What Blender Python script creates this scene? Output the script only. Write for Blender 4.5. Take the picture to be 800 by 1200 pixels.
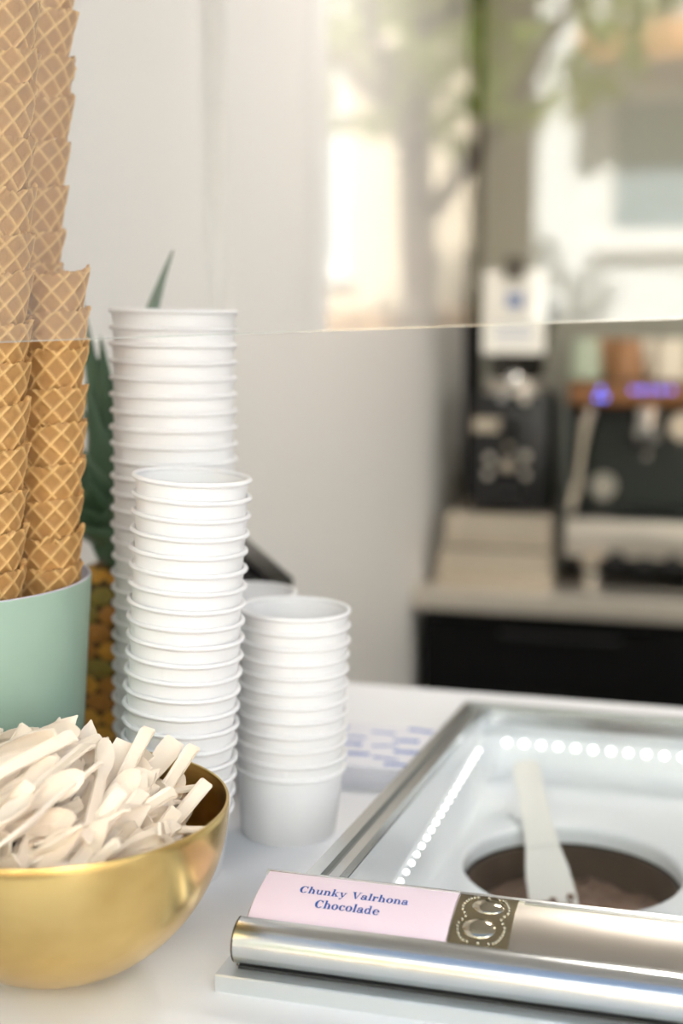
import bpy, bmesh, math, random
from mathutils import Vector, Matrix, Quaternion, Euler, noise
for o in list(bpy.data.objects): bpy.data.objects.remove(o)
S = bpy.context.scene
C = S.collection
PI = math.pi
R = math.radians
# ------------------------------------------------------------------ camera, world, sun, exposure
# metres; z = 0 is the white counter top, the lens stands 0.407 m above it
EYE = 0.407; PITCH = R(8.18); FPX = 1600.0
cam = bpy.data.cameras.new('camera'); camo = bpy.data.objects.new('camera', cam); C.objects.link(camo)
camo.location = (0, 0, EYE); camo.rotation_euler = (R(90) - PITCH, 0, 0)
cam.sensor_fit = 'VERTICAL'; cam.sensor_height = 36; cam.sensor_width = 24; cam.lens = FPX / 1200 * 36
cam.clip_start = 0.02; cam.clip_end = 200
cam.dof.use_dof = True; cam.dof.focus_distance = 0.885; cam.dof.aperture_fstop = 2.8
S.camera = camo
S.view_settings.view_transform = 'Standard'; S.view_settings.look = 'None'
S.view_settings.gamma = 1; S.view_settings.use_curve_mapping = False
S.view_settings.exposure = -0.12
w = bpy.data.worlds.new('sky'); S.world = w; w.use_nodes = True
nt = w.node_tree; nt.nodes.clear()
wo = nt.nodes.new('ShaderNodeOutputWorld'); wb = nt.nodes.new('ShaderNodeBackground')
st = nt.nodes.new('ShaderNodeTexSky'); st.sky_type = 'HOSEK_WILKIE'; st.turbidity = 6.0; st.ground_albedo = 0.4
st.sun_direction = Vector((0.25, 0.70, 0.66)).normalized()
hs = nt.nodes.new('ShaderNodeHueSaturation'); hs.inputs['Saturation'].default_value = 0.75
nt.links.new(st.outputs[0], hs.inputs['Color']); nt.links.new(hs.outputs[0], wb.inputs[0]); nt.links.new(wb.outputs[0], wo.inputs[0])
wb.inputs[1].default_value = 9.2
sun = bpy.data.lights.new('sun', 'SUN'); suno = bpy.data.objects.new('sun', sun); C.objects.link(suno)
sun.energy = 24.0; sun.angle = R(1.0); sun.color = (1, .97, .92)
suno.rotation_euler = Vector((0.25, 0.70, 0.66)).to_track_quat('Z', 'Y').to_euler()
suno.location = (0, 3, 8)

# ------------------------------------------------------------------ frame of the shop: u along the counter, v away from the street
TH = R(16)
O = Vector((-0.0765, 0.783, 0))
FR = Matrix.Translation(O) @ Matrix.Rotation(-TH, 4, 'Z')
def P(u, v, z=0): return FR @ Vector((u, v, z))
def ray(x, y):
    d = Vector(((x - 400) / FPX, 1.0, -(y - 600) / FPX))
    c, s = math.cos(PITCH), math.sin(PITCH)
    return Vector((d.x, d.y * c + d.z * s, -d.y * s + d.z * c))
def at_z(x, y, z):
    d = ray(x, y); t = (z - EYE) / d.z
    return Vector((0, 0, EYE)) + d * t
def at_y(x, y, D):
    d = ray(x, y); t = D / d.y
    return Vector((0, 0, EYE)) + d * t
FI = FR.inverted()
def at_v(x, y, v):                      # (u, z) where the sight line meets the plane v
    o = FI @ Vector((0, 0, EYE)); d = FI.to_3x3() @ ray(x, y); t = (v - o.y) / d.y
    p = o + d * t
    return p.x, p.z

# ------------------------------------------------------------------ materials
def lin(c):
    c /= 255.0
    return c / 12.92 if c <= .04045 else ((c + .055) / 1.055) ** 2.4
def rgb(r, g, b): return (lin(r), lin(g), lin(b), 1)
MATS = {}
def mat(name, col, rough=.5, metal=0, var=0.0, scale=20, bump=0.0, bscale=None, spec=.5, trans=0, coat=0, sss=0, aniso=0):
    if name in MATS: return MATS[name]
    m = bpy.data.materials.new(name); m.use_nodes = True; n = m.node_tree; b = n.nodes['Principled BSDF']
    b.inputs['Base Color'].default_value = col; b.inputs['Roughness'].default_value = rough
    b.inputs['Metallic'].default_value = metal; b.inputs['Specular IOR Level'].default_value = spec
    b.inputs['Transmission Weight'].default_value = trans; b.inputs['Coat Weight'].default_value = coat
    if sss:
        b.inputs['Subsurface Weight'].default_value = sss; b.inputs['Subsurface Radius'].default_value = (.004, .003, .002)
    tc = n.nodes.new('ShaderNodeTexCoord')
    if var:
        t = n.nodes.new('ShaderNodeTexNoise'); t.inputs['Scale'].default_value = scale; t.inputs['Detail'].default_value = 4
        n.links.new(tc.outputs['Object'], t.inputs['Vector'])
        mx = n.nodes.new('ShaderNodeMix'); mx.data_type = 'RGBA'
        mx.inputs[6].default_value = tuple(max(0, c * (1 - var)) for c in col[:3]) + (1,)
        mx.inputs[7].default_value = tuple(min(1, c * (1 + var)) for c in col[:3]) + (1,)
        n.links.new(t.outputs['Fac'], mx.inputs[0]); n.links.new(mx.outputs[2], b.inputs['Base Color'])
    if bump:
        t2 = n.nodes.new('ShaderNodeTexNoise'); t2.inputs['Scale'].default_value = bscale or scale * 4; t2.inputs['Detail'].default_value = 5
        n.links.new(tc.outputs['Object'], t2.inputs['Vector'])
        bp = n.nodes.new('ShaderNodeBump'); bp.inputs['Strength'].default_value = bump; bp.inputs['Distance'].default_value = .002
        n.links.new(t2.outputs['Fac'], bp.inputs['Height']); n.links.new(bp.outputs[0], b.inputs['Normal'])
    MATS[name] = m
    return m
def emit(name, col, s):
    if name in MATS: return MATS[name]
    m = bpy.data.materials.new(name); m.use_nodes = True; b = m.node_tree.nodes['Principled BSDF']
    b.inputs['Base Color'].default_value = col; b.inputs['Emission Color'].default_value = col; b.inputs['Emission Strength'].default_value = s
    MATS[name] = m
    return m
def thin_glass(name, refl, tint=(1, 1, 1, 1), rough=0.0):
    m = bpy.data.materials.new(name); m.use_nodes = True; n = m.node_tree; n.nodes.clear()
    out = n.nodes.new('ShaderNodeOutputMaterial'); mx = n.nodes.new('ShaderNodeMixShader')
    tr = n.nodes.new('ShaderNodeBsdfTransparent'); gl = n.nodes.new('ShaderNodeBsdfGlossy')
    tr.inputs[0].default_value = tint; gl.inputs['Roughness'].default_value = rough
    mx.inputs[0].default_value = refl
    n.links.new(tr.outputs[0], mx.inputs[1]); n.links.new(gl.outputs[0], mx.inputs[2]); n.links.new(mx.outputs[0], out.inputs[0])
    MATS[name] = m
    return m

# ------------------------------------------------------------------ mesh helpers
def link(o, parent=None):
    C.objects.link(o)
    if parent: o.parent = parent
    return o
def shade(me, ang):
    if ang:
        me.polygons.foreach_set('use_smooth', [True] * len(me.polygons))
        me.set_sharp_from_angle(angle=R(ang))
def mesh(name, vf, m, ang=0):
    me = bpy.data.meshes.new(name); me.from_pydata([tuple(v) for v in vf[0]], [], vf[1]); me.update()
    if m: me.materials.append(m)
    shade(me, ang)
    return me
def obj(name, vf, m, parent=None, ang=0, loc=None, frame=False):
    me = vf if isinstance(vf, bpy.types.Mesh) else mesh(name, vf, m, ang)
    o = bpy.data.objects.new(name, me); link(o, parent)
    if loc is not None: o.location = loc
    if frame: o.matrix_world = FR
    return o
def tag(o, label, cat, group=None, kind=None):
    o['label'] = label; o['category'] = cat
    if group: o['group'] = group
    if kind: o['kind'] = kind
    return o
def thing(name, label, cat, loc=(0, 0, 0), rz=0, group=None):
    o = bpy.data.objects.new(name, None); C.objects.link(o); o.empty_display_size = .02
    o.location = loc; o.rotation_euler = (0, 0, rz)
    return tag(o, label, cat, group)
def struct(name, vf, m, label=None, ang=0, frame=True):
    o = obj(name, vf, m, None, ang, frame=frame); o['kind'] = 'structure'
    if label: o['label'] = label
    return o
def merge(*parts):
    V = []; F = []
    for v, f in parts:
        n = len(V); V += list(v); F += [tuple(i + n for i in q) for q in f]
    return V, F
def xf(vf, M): return [M @ Vector(v) for v in vf[0]], vf[1]
def box(x0, x1, y0, y1, z0, z1, bev=0.0, seg=2):
    bm = bmesh.new(); bmesh.ops.create_cube(bm, size=1)
    for v in bm.verts:
        v.co = Vector((x0 + (v.co.x + .5) * (x1 - x0), y0 + (v.co.y + .5) * (y1 - y0), z0 + (v.co.z + .5) * (z1 - z0)))
    if bev: bmesh.ops.bevel(bm, geom=bm.edges[:], offset=bev, segments=seg, profile=.5, affect='EDGES')
    return tolists(bm)
def tolists(bm):
    bm.verts.index_update()
    v = [tuple(x.co) for x in bm.verts]; f = [tuple(y.index for y in x.verts) for x in bm.faces]
    bm.free(); return v, f
def lathe(prof, n=48, capb=False, capt=False):
    V = []; F = []
    for r, z in prof:
        for k in range(n):
            a = 2 * PI * k / n; V.append((r * math.cos(a), r * math.sin(a), z))
    for i in range(len(prof) - 1):
        for k in range(n):
            a = i * n + k; b = i * n + (k + 1) % n
            F.append((a, b, b + n, a + n))
    if capb: F.append(tuple(range(n - 1, -1, -1)))
    if capt: F.append(tuple(range((len(prof) - 1) * n, len(prof) * n)))
    return V, F
def tube(path, rad, n=12, closed=False):
    V = []; F = []; path = [Vector(p) for p in path]
    up = Vector((0, 0, 1))
    for i, p in enumerate(path):
        t = (path[min(i + 1, len(path) - 1)] - path[max(i - 1, 0)]).normalized()
        a = t.cross(up if abs(t.dot(up)) < .95 else Vector((1, 0, 0))).normalized(); b = t.cross(a)
        r = rad[i] if isinstance(rad, (list, tuple)) else rad
        for k in range(n):
            q = 2 * PI * k / n; V.append(p + a * r * math.cos(q) + b * r * math.sin(q))
    for i in range(len(path) - 1):
        for k in range(n):
            x = i * n + k; y = i * n + (k + 1) % n
            F.append((x, x + n, y + n, y))
    F.append(tuple(range(n))); F.append(tuple(range(len(V) - 1, len(V) - n - 1, -1)))
    return V, F
def prism(prof, x0, x1):                # polygon in (y, z), drawn out along x
    n = len(prof)
    V = [(x0, a, b) for a, b in prof] + [(x1, a, b) for a, b in prof]
    F = [(i, (i + 1) % n, n + (i + 1) % n, n + i) for i in range(n)]
    F += [tuple(range(n - 1, -1, -1)), tuple(range(n, 2 * n))]
    return V, F
def cyl_y(x, z, y0, y1, r, n=24, r2=None):
    vf = lathe([(r, 0), (r if r2 is None else r2, 1)], n, True, True)
    return [(x + a, y0 + c * (y1 - y0), z + b) for a, b, c in vf[0]], [tuple(reversed(f)) for f in vf[1]]
def cyl_z(x, y, z0, z1, r, n=24, r2=None):
    vf = lathe([(r, z0), (r if r2 is None else r2, z1)], n, True, True)
    return [(x + a, y + b, c) for a, b, c in vf[0]], vf[1]
def ball(r, n=16, m=10, sq=(1, 1, 1), c=(0, 0, 0)):
    prof = [(r * math.sin(PI * i / m) + 1e-6, -r * math.cos(PI * i / m)) for i in range(m + 1)]
    v, f = lathe(prof, n)
    return [(x * sq[0] + c[0], y * sq[1] + c[1], z * sq[2] + c[2]) for x, y, z in v], f
ORD = ['topmost', 'second', 'third', 'fourth', 'fifth', 'sixth', 'seventh', 'eighth', 'ninth', 'tenth', 'eleventh', 'twelfth', 'thirteenth',
       'fourteenth', 'fifteenth', 'sixteenth', 'seventeenth', 'eighteenth', 'nineteenth', 'twentieth', 'twenty-first', 'twenty-second',
       'twenty-third', 'twenty-fourth', 'twenty-fifth', 'twenty-sixth', 'twenty-seventh', 'twenty-eighth', 'twenty-ninth', 'thirtieth']

# ------------------------------------------------------------------ palette
M_white_wall = mat('painted plaster white', rgb(219, 217, 214), .6, var=.02, scale=3, bump=.05, bscale=180)
M_counter = mat('white laminate', rgb(240, 241, 245), .32, var=.012, scale=14)
M_floor = mat('grey floor', rgb(120, 116, 110), .5, var=.12, scale=6)
M_paper = mat('white cup paper', rgb(233, 232, 233), .45, var=.008, scale=60, sss=.0)
M_chrome = mat('brushed aluminium', rgb(206, 209, 210), .22, 1, var=.03, scale=30)
M_alu = mat('satin metal panel', rgb(190, 184, 175), .34, 1, var=.03, scale=60)
M_dark = mat('black plastic', rgb(22, 22, 23), .4, var=.15, scale=25)
M_steel = mat('stainless steel', rgb(214, 206, 194), .34, .7, var=.05, scale=18)
M_black = mat('black cabinet', rgb(6, 6, 7), .5, var=.1, scale=10, spec=.15)
M_liner = mat('white glossy liner', rgb(228, 232, 235), .18, var=.01, scale=10)
M_pink = mat('pink card', rgb(236, 216, 228), .5, var=.008, scale=90)
M_blue = mat('blue print', rgb(14, 78, 158), .5, var=.05, scale=60)
M_led = emit('white diode', (1, .98, .95, 1), 3.8)
M_glass = thin_glass('front glass', .095, (.985, .985, .985, 1))
M_lid = thin_glass('lid glass', .05, (.985, .988, .99, 1))

# ------------------------------------------------------------------ structure of the shop
WU0, WU1 = -.42, -.393                   # near and far face of the left wall
def plate(u0, u1, v0, v1, z0, z1): return box(u0, u1, v0, v1, z0, z1)
FLZ = -1.04; CEZ = 1.55; BV = 2.87; RU = 2.3
struct('floor', plate(-.6, RU + .15, -.3, BV + .15, FLZ - .06, FLZ), M_floor, 'grey shop floor')
struct('wall_left', merge(plate(-.57, WU0, -1.45, 1.075, FLZ, CEZ), plate(-.57, WU1, 1.075, BV, FLZ, CEZ)), M_white_wall, 'white painted side wall with a shallow step')
struct('trim_1', box(-.585, -.41, -1.53, -1.45, FLZ, CEZ + .4, .004), mat('white gloss paint', rgb(240, 242, 242), .35, var=.01, scale=4), 'white post at the street end of the side wall')
struct('wall_back', plate(-.57, RU + .15, BV, BV + .15, FLZ, CEZ), mat('olive grey wall', rgb(152, 150, 136), .6, var=.06, scale=3), 'olive grey back wall')
struct('wall_right', plate(RU, RU + .15, -.3, BV, FLZ, CEZ), M_white_wall, 'white side wall')
struct('ceiling', plate(-.6, RU + .15, -.32, BV + .15, CEZ, CEZ + .12), M_white_wall, 'white ceiling')
struct('wall_sun_block', plate(-.57, RU + .15, -.32, -.2, CEZ + .12, 5.2), mat('sun block render', rgb(205, 200, 192), .7, var=.04, scale=2), 'added upper house front over the opening, keeping the sun off')  # unseen wall, added to block the sun and shade the street end

# ------------------------------------------------------------------ counter with a cut-out for the freezer
CB = .70
ct = thing('serving_counter', 'long white laminate serving counter under cups, bowl and freezer', 'counter', O, -TH)
def ringbox(o, h, z0, z1):
    (a0, a1, b0, b1), (c0, c1, d0, d1) = o, h
    return merge(box(a0, c0, b0, b1, z0, z1), box(c1, a1, b0, b1, z0, z1), box(c0, c1, b0, d0, z0, z1), box(c0, c1, d1, b1, z0, z1))
def ring_slab(o, h, z0, z1, bev=.004):
    (a0, a1, b0, b1), (c0, c1, d0, d1) = o, h
    V = [(a0, b0), (a1, b0), (a1, b1), (a0, b1), (c0, d0), (c1, d0), (c1, d1), (c0, d1)]
    V = [(x, y, z1) for x, y in V] + [(x, y, z0) for x, y in V]
    F = []
    for k in range(4):
        j = (k + 1) % 4
        F += [(k, j, 4 + j, 4 + k), (8 + j, 8 + k, 12 + k, 12 + j), (j, k, 8 + k, 8 + j), (4 + k, 4 + j, 12 + j, 12 + k)]
    return V, F
obj('worktop', ring_slab((WU0 + .002, 1.6, -.32, CB), (.05, .80, .07, .61), -.035, 0), M_counter, ct)
obj('counter_front', box(WU0 + .01, 1.58, -.29, -.265, FLZ, -.035), M_counter, ct)
obj('side_panel', box(1.555, 1.58, -.265, CB - .03, FLZ, -.035), M_counter, ct)

# ------------------------------------------------------------------ sunken ice cream freezer
fz = thing('ice_cream_freezer', 'sunken ice cream freezer with sloping glass lid and chrome front bar', 'freezer', O, -TH)
FU = .83
P0, P1, P2 = Vector((.0200, .0365)), Vector((.040, .0490)), Vector((.066, .0500))
def pan(t, off=0):                       # curved card panel, t from the nose up to the lid
    p = P0 * (1 - t) ** 2 + P1 * 2 * t * (1 - t) + P2 * t * t
    d = ((P1 - P0) * (1 - t) + (P2 - P1) * t).normalized()
    n = Vector((-d.y, d.x))
    return p + n * off
ledge = [(-.002, 0), (-.002, .0100), (-.0012, .0108), (.064, .0108), (.064, 0)]
obj('base_ledge', prism(ledge[::-1], 0, FU), mat('matt aluminium', rgb(214, 218, 220), .42, .8), fz)
nose = [(.0120, .0112)] + [(.0178 - .0162 * math.cos(R(q)), .0262 + .0140 * math.sin(R(q))) for q in range(-72, 97, 7)]
nose += [(.0205, .0360), (.0205, .0112)]
obj('front_bar', prism(nose[::-1], .010, FU), M_chrome, fz, 40)
obj('shade_strip', box(.011, FU, .0092, .0190, .0108, .0128), mat('painted bar shade', rgb(40, 40, 40), .6), fz)  # dark strip standing in for the shade line under the bar's nose
cap = [(a * .985 + .0003, b) for a, b in nose]
obj('bar_end_cap', prism(cap[::-1], .0088, .0099), mat('dark grey metal', rgb(96, 90, 80), .3, 1), fz, 40)
pp = [tuple(pan(k / 12)) for k in range(13)]
panel_prof = pp + [(.066, .0440), (.0205, .030)]
obj('card_panel', prism(panel_prof[::-1], .0120, FU), M_alu, fz, 40)
obj('panel_rim', prism([(.0645, .0490), (.0645, .0512), (.0672, .0516), (.0685, .0505), (.0685, .0440), (.066, .0440)][::-1], .0108, FU), M_chrome, fz)
# lid: plane through front and back edges
LV0, LV1 = .068, .622; LZ0, LZ1 = .0475, .009
def lz(v): return LZ0 + (LZ1 - LZ0) * (v - LV0) / (LV1 - LV0)
def rail(u0, u1, v0, v1, h0, h1):
    V = [(u, v, lz(v) + h) for v in (v0, v1) for u in (u0, u1) for h in (h0, h1)]
    F = [(0, 1, 3, 2), (4, 6, 7, 5), (0, 4, 5, 1), (2, 3, 7, 6), (1, 5, 7, 3), (0, 2, 6, 4)]
    return V, F
M_gr = mat('grey anodised rail', rgb(176, 181, 182), .32, .75, var=.04, scale=30)
obj('side_rail', rail(.0360, .0455, LV0, LV1, -.012, .0035), M_chrome, fz)
obj('rail_groove', rail(.0455, .0500, LV0, LV1, -.012, -.0015), M_gr, fz)
obj('side_rail', rail(.0500, .0570, LV0, LV1 - .014, -.012, .0022), M_chrome, fz)
obj('side_rail', rail(FU - .03, FU, LV0, LV1, -.012, .0035), M_chrome, fz)
obj('back_rail', rail(.0360, FU, LV1 - .014, LV1, -.012, .0036), M_gr, fz)
obj('back_rail', rail(.0500, FU - .03, LV1 - .026, LV1 - .014, -.012, .0018), M_chrome, fz)
def skirt(a, b):
    (u0, v0), (u1, v1) = a, b
    V = [(u0, v0, -.03), (u1, v1, -.03), (u1, v1, lz(v1) - .012), (u0, v0, lz(v0) - .012)]
    dx, dy = (v1 - v0), -(u1 - u0); L = math.hypot(dx, dy); dx *= -.004 / L; dy *= -.004 / L
    V += [(x - dx, y - dy, z) for x, y, z in V]
    return V, [(0, 1, 2, 3), (7, 6, 5, 4), (0, 4, 5, 1), (2, 6, 7, 3), (1, 5, 6, 2), (3, 7, 4, 0)]
obj('side_skirt', box(.0515, .0565, LV0, LV1, -.03, -.002), M_liner, fz)
obj('side_skirt', prism([(LV0, .0005), (LV0, lz(LV0) - .012), (LV1, max(.001, lz(LV1) - .012)), (LV1, .0005)], .0365, .0505), M_liner, fz)
gl = rail(.0545, FU - .03, LV0 + .001, LV1 - .024, -.0045, -.0010)
obj('glass_lid', gl, M_lid, fz)
# liner: one moulded basin with a round opening
HC = Vector((.174, .372)); HR = .0900; HZ = -.050
RU0, RU1, RV0, RV1 = .0575, FU - .032, .0720, .602
def rrect(th, u0, u1, v0, v1, rad):
    # point on a rounded rectangle met by a ray from the hole centre
    d = Vector((math.cos(th), math.sin(th))); lo, hi = 0, 2.0
    def inside(p):
        x = max(u0 + rad - p.x, 0, p.x - (u1 - rad)); y = max(v0 + rad - p.y, 0, p.y - (v1 - rad))
        return u0 <= p.x <= u1 and v0 <= p.y <= v1 and x * x + y * y <= rad * rad + 1e-12
    for _ in range(40):
        m = (lo + hi) / 2
        if inside(HC + d * m): lo = m
        else: hi = m
    return HC + d * lo
N = 144
angs = []
V = []; F = []; rings = []
for k in range(N):
    th = 2 * PI * k / N
    a = rrect(th, RU0, RU1, RV0, RV1, .012)
    b = rrect(th, RU0 + .002, RU1 - .01, RV0 + .02, RV1 - .006, .030)
    col = [(a.x, a.y, lz(a.y) - .006), (a.x, a.y, min(lz(a.y) - .02, .004))]
    for q in range(1, 8):                # wall, then a generous fillet onto the floor
        f = q / 7
        x = .5 * (1 - math.cos(PI / 2 * f)) * 2
        ctr = (b - HC)
        inn = HC + ctr * max(0, 1 - .022 * x / ctr.length)
        if (inn - HC).length < HR + .006: inn = HC + ctr.normalized() * (HR + .006)
        z = .0 + (HZ - .0) * math.sin(PI / 2 * f)
        col.append((inn.x, inn.y, z))
    d = Vector((math.cos(th), math.sin(th)))
    for rr, zz in ((HR + .004, HZ - .0004), (HR + .0012, HZ - .002), (HR, HZ - .0055), (HR, HZ - .016)):
        p = HC + d * rr; col.append((p.x, p.y, zz))
    rings.append(col)
M_ = len(rings[0])
for c in rings: V += c
for k in range(N):
    for i in range(M_ - 1):
        a = k * M_ + i; b = ((k + 1) % N) * M_ + i
        F.append((a, a + 1, b + 1, b))
obj('basin_liner', (V, F), M_liner, fz, 50)
# light strips inside the basin
dio = mesh('diode', ball(.0030, 12, 8), M_led, 60)
ls = obj('light_strip', box(RU0 + .02, RU1 - .03, RV1 - .007, RV1 - .004, -.024, -.014), M_liner, fz)
for k in range(40): obj('diode', dio, None, ls, loc=(.083 + .0172 * k, RV1 - .009, -.019))
ls2 = obj('light_strip', box(RU0 + .001, RU0 + .004, RV0 + .05, RV1 - .04, -.020, -.010), M_liner, fz)
dio2 = mesh('diode', ball(.0020, 12, 8), M_led, 60)
for k in range(24): obj('diode', dio2, None, ls2, loc=(RU0 + .0050, RV0 + .06 + .0180 * k, -.015))
# embossed metal plate beside the card
pl = None
PLU0, PLU1 = .1385, .1745
def on_panel(s, t, off): q = pan(t, off); return Vector((s, q.x, q.y))
def patch(s0, s1, t0, t1, off0, off1, ns=2, ntt=14):
    V = []; F = []
    for off in (off1, off0):
        for j in range(ntt + 1):
            for i in range(ns + 1):
                V.append(on_panel(s0 + (s1 - s0) * i / ns, t0 + (t1 - t0) * j / ntt, off))
    W = ns + 1; n = W * (ntt + 1)
    for j in range(ntt):
        for i in range(ns):
            a = j * W + i
            F.append((a, a + 1, a + 1 + W, a + W)); F.append((n + a, n + a + W, n + a + 1 + W, n + a + 1))
    bd = [i for i in range(W)] + [j * W + ns for j in range(1, ntt + 1)] + [ntt * W + i for i in range(ns - 1, -1, -1)] + [j * W for j in range(ntt - 1, 0, -1)]
    for q in range(len(bd)):
        a, b = bd[q], bd[(q + 1) % len(bd)]
        F.append((b, a, n + a, n + b))
    return V, F
M_plate = mat('polished pewter', rgb(168, 158, 132), .16, 1, var=.05, scale=80)
pl = obj('embossed_plate', patch(PLU0, PLU1, .04, .965, -.0003, .0012), M_plate, fz, 30)
pl['label'] = 'polished metal plate embossed with two round domes and a dotted border'
obj('plate_edge', patch(PLU0, PLU1, .015, .04, -.0003, .0016), M_chrome, pl, 30)
def dome(s, t, rs, rt, h, m):
    V = []; F = []
    n = 28; rr = 7
    for i in range(rr + 1):
        q = PI / 2 * i / rr
        for k in range(n):
            a = 2 * PI * k / n
            V.append(on_panel(s + rs * math.cos(q) * math.cos(a), t + rt * math.cos(q) * math.sin(a), .0012 + h * math.sin(q)))
    for i in range(rr):
        for k in range(n):
            F.append((i * n + k, i * n + (k + 1) % n, (i + 1) * n + (k + 1) % n, (i + 1) * n + k))
    return V, F
M_dome = mat('mirror dome', rgb(186, 180, 164), .12, 1)
SC = (PLU0 + PLU1) / 2
obj('dome', dome(SC + .0012, .745, .0102, .150, .0020, M_dome), M_dome, pl, 60)
obj('dome', dome(SC - .0012, .325, .0102, .165, .0020, M_dome), M_dome, pl, 60)
dots = []
for k in range(40):                      # hourglass row of studs
    a = 2 * PI * k / 40
    yy = math.sin(a); t = .515 + .415 * yy
    wdt = .0150 - .0042 * math.exp(-((t - .515) / .10) ** 2)
    xx = math.copysign(abs(math.cos(a)) ** .45, math.cos(a)) * wdt
    c = on_panel(SC + xx, min(max(t, .09), .93), .0013)
    dots.append(ball(.00115, 8, 5, c=tuple(c)))
dd = obj('stud_border', merge(*dots), M_dome, pl, 60); dd['kind'] = 'stuff'
# raised inset frame of the bare metal panel to the right of the plate
obj('panel_insert', patch(PLU1 + .004, FU - .02, .05, .90, -.0002, .0008), M_alu, fz, 30)
obj('panel_insert_rim', patch(PLU1 + .004, FU - .02, .905, .965, -.0002, .0016), M_chrome, fz, 30)

# ------------------------------------------------------------------ pink flavour card with blue lettering
card = thing('flavour_card', 'pink flavour name card with blue serif lettering on the chrome freezer bar', 'sign', O, -TH)
CS0, CS1 = .0130, .1375
obj('card', patch(CS0, CS1, .035, .985, .0004, .0013, 2, 16), M_pink, card, 30)
obj('card_edge', patch(CS0, CS1, .985, .999, .0004, .0020, 2, 2), M_chrome, card)
def rect(x0, y0, x1, y1, sk=0): return ([(x0, y0), (x1, y0), (x1 + sk, y1), (x0 + sk, y1)], [(0, 1, 2, 3)])
def quad(*p): return (list(p), [(0, 1, 2, 3)])
def arc(cx, cy, rx, ry, ix, iy, a0=0, a1=360, dx=0, n=26):
    V = []; F = []
    for k in range(n + 1):
        a = R(a0 + (a1 - a0) * k / n)
        V += [(cx + rx * math.cos(a), cy + ry * math.sin(a)), (cx + dx + ix * .82 * math.cos(a), cy + (iy - .018) * math.sin(a))]
    for k in range(n): F.append((2 * k, 2 * k + 2, 2 * k + 3, 2 * k + 1))
    return V, F
def disc(cx, cy, r, n=14): return ([(cx + r * math.cos(2 * PI * k / n), cy + r * math.sin(2 * PI * k / n)) for k in range(n)], [tuple(range(n))])
def stem(x, y0, y1, wd=.155, s=.05, bot=True, top='l'):
    p = [rect(x, y0, x + wd, y1)]
    if bot: p.append(rect(x - s, y0, x + wd + s, y0 + .045))
    if top == 'l': p.append(quad((x - s - .01, y1 - .03), (x + .01, y1 - .07), (x + .02, y1), (x - s - .01, y1 - .005)))
    if top == 'b': p.append(rect(x - s, y1 - .045, x + wd + s, y1))
    return p
def arch(x): return [arc(x, .30, .225, .215, .085, .165, 0, 150)]
G = {
 'C': (.72, [arc(.37, .36, .34, .375, .19, .330, 42, 318, .02), rect(.575, .47, .625, .735), quad((.50, .60), (.60, .50), (.62, .62), (.56, .66)), quad((.49, .07), (.60, .16), (.635, .24), (.655, .235))]),
 'h': (.62, stem(.07, 0, .76) + arch(.285) + stem(.375, 0, .33, top='')),
 'n': (.62, stem(.07, 0, .50) + arch(.285) + stem(.375, 0, .33, top='')),
 'u': (.62, [rect(.07, .18, .205, .50), rect(.01, .455, .205, .50), arc(.285, .20, .215, .215, .08, .165, 190, 350), rect(.375, .0, .51, .50), rect(.32, .455, .51, .50), rect(.375, 0, .57, .045)]),
 'k': (.62, stem(.07, 0, .76) + [quad((.19, .235), (.24, .235), (.50, .49), (.42, .49)), quad((.23, .285), (.33, .345), (.56, .02), (.40, .02)), rect(.33, .455, .58, .50), rect(.34, 0, .62, .045)]),
 'y': (.60, [quad((.05, .48), (.20, .48), (.37, .02), (.25, .02)), quad((.44, .48), (.51, .48), (.30, -.14), (.23, -.14)), rect(.0, .455, .26, .50), rect(.36, .455, .58, .50), disc(.15, -.165, .075), quad((.13, -.24), (.20, -.235), (.31, -.10), (.25, -.10))]),
 'V': (.76, [quad((.06, .70), (.25, .70), (.46, .0), (.36, .0)), quad((.59, .70), (.65, .70), (.44, .0), (.38, .0)), rect(.0, .69, .31, .735), rect(.50, .69, .75, .735)]),
 'a': (.57, [arc(.205, .145, .185, .160, .065, .115, 20, 350), rect(.335, .02, .465, .36), arc(.265, .345, .20, .165, .07, .120, 0, 165), disc(.105, .375, .065), quad((.44, .0), (.55, .03), (.56, .07), (.45, .10)), rect(.20, .265, .36, .30)]),
 'l': (.32, stem(.07, 0, .76)),
 'r': (.47, stem(.07, 0, .50) + [arc(.31, .27, .17, .235, .10, .19, 70, 170), disc(.375, .415, .085)]),
 'o': (.58, [arc(.28, .25, .265, .265, .125, .225)]),
 'c': (.52, [arc(.28, .25, .265, .265, .13, .222, 55, 320, .015), disc(.405, .40, .075), quad((.40, .07), (.46, .06), (.495, .15), (.46, .15))]),
 'd': (.64, [arc(.245, .25, .225, .265, .09, .220, 40, 320), rect(.36, .0, .495, .76), rect(.28, .715, .495, .76), rect(.36, 0, .56, .045)]),
 'e': (.54, [arc(.28, .25, .265, .265, .13, .222, 0, 318, .01), rect(.13, .245, .53, .285), quad((.41, .075), (.455, .045), (.505, .15), (.47, .15))]),
 ' ': (.36, []),
}
TL = (PLU0 - CS0)
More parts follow.
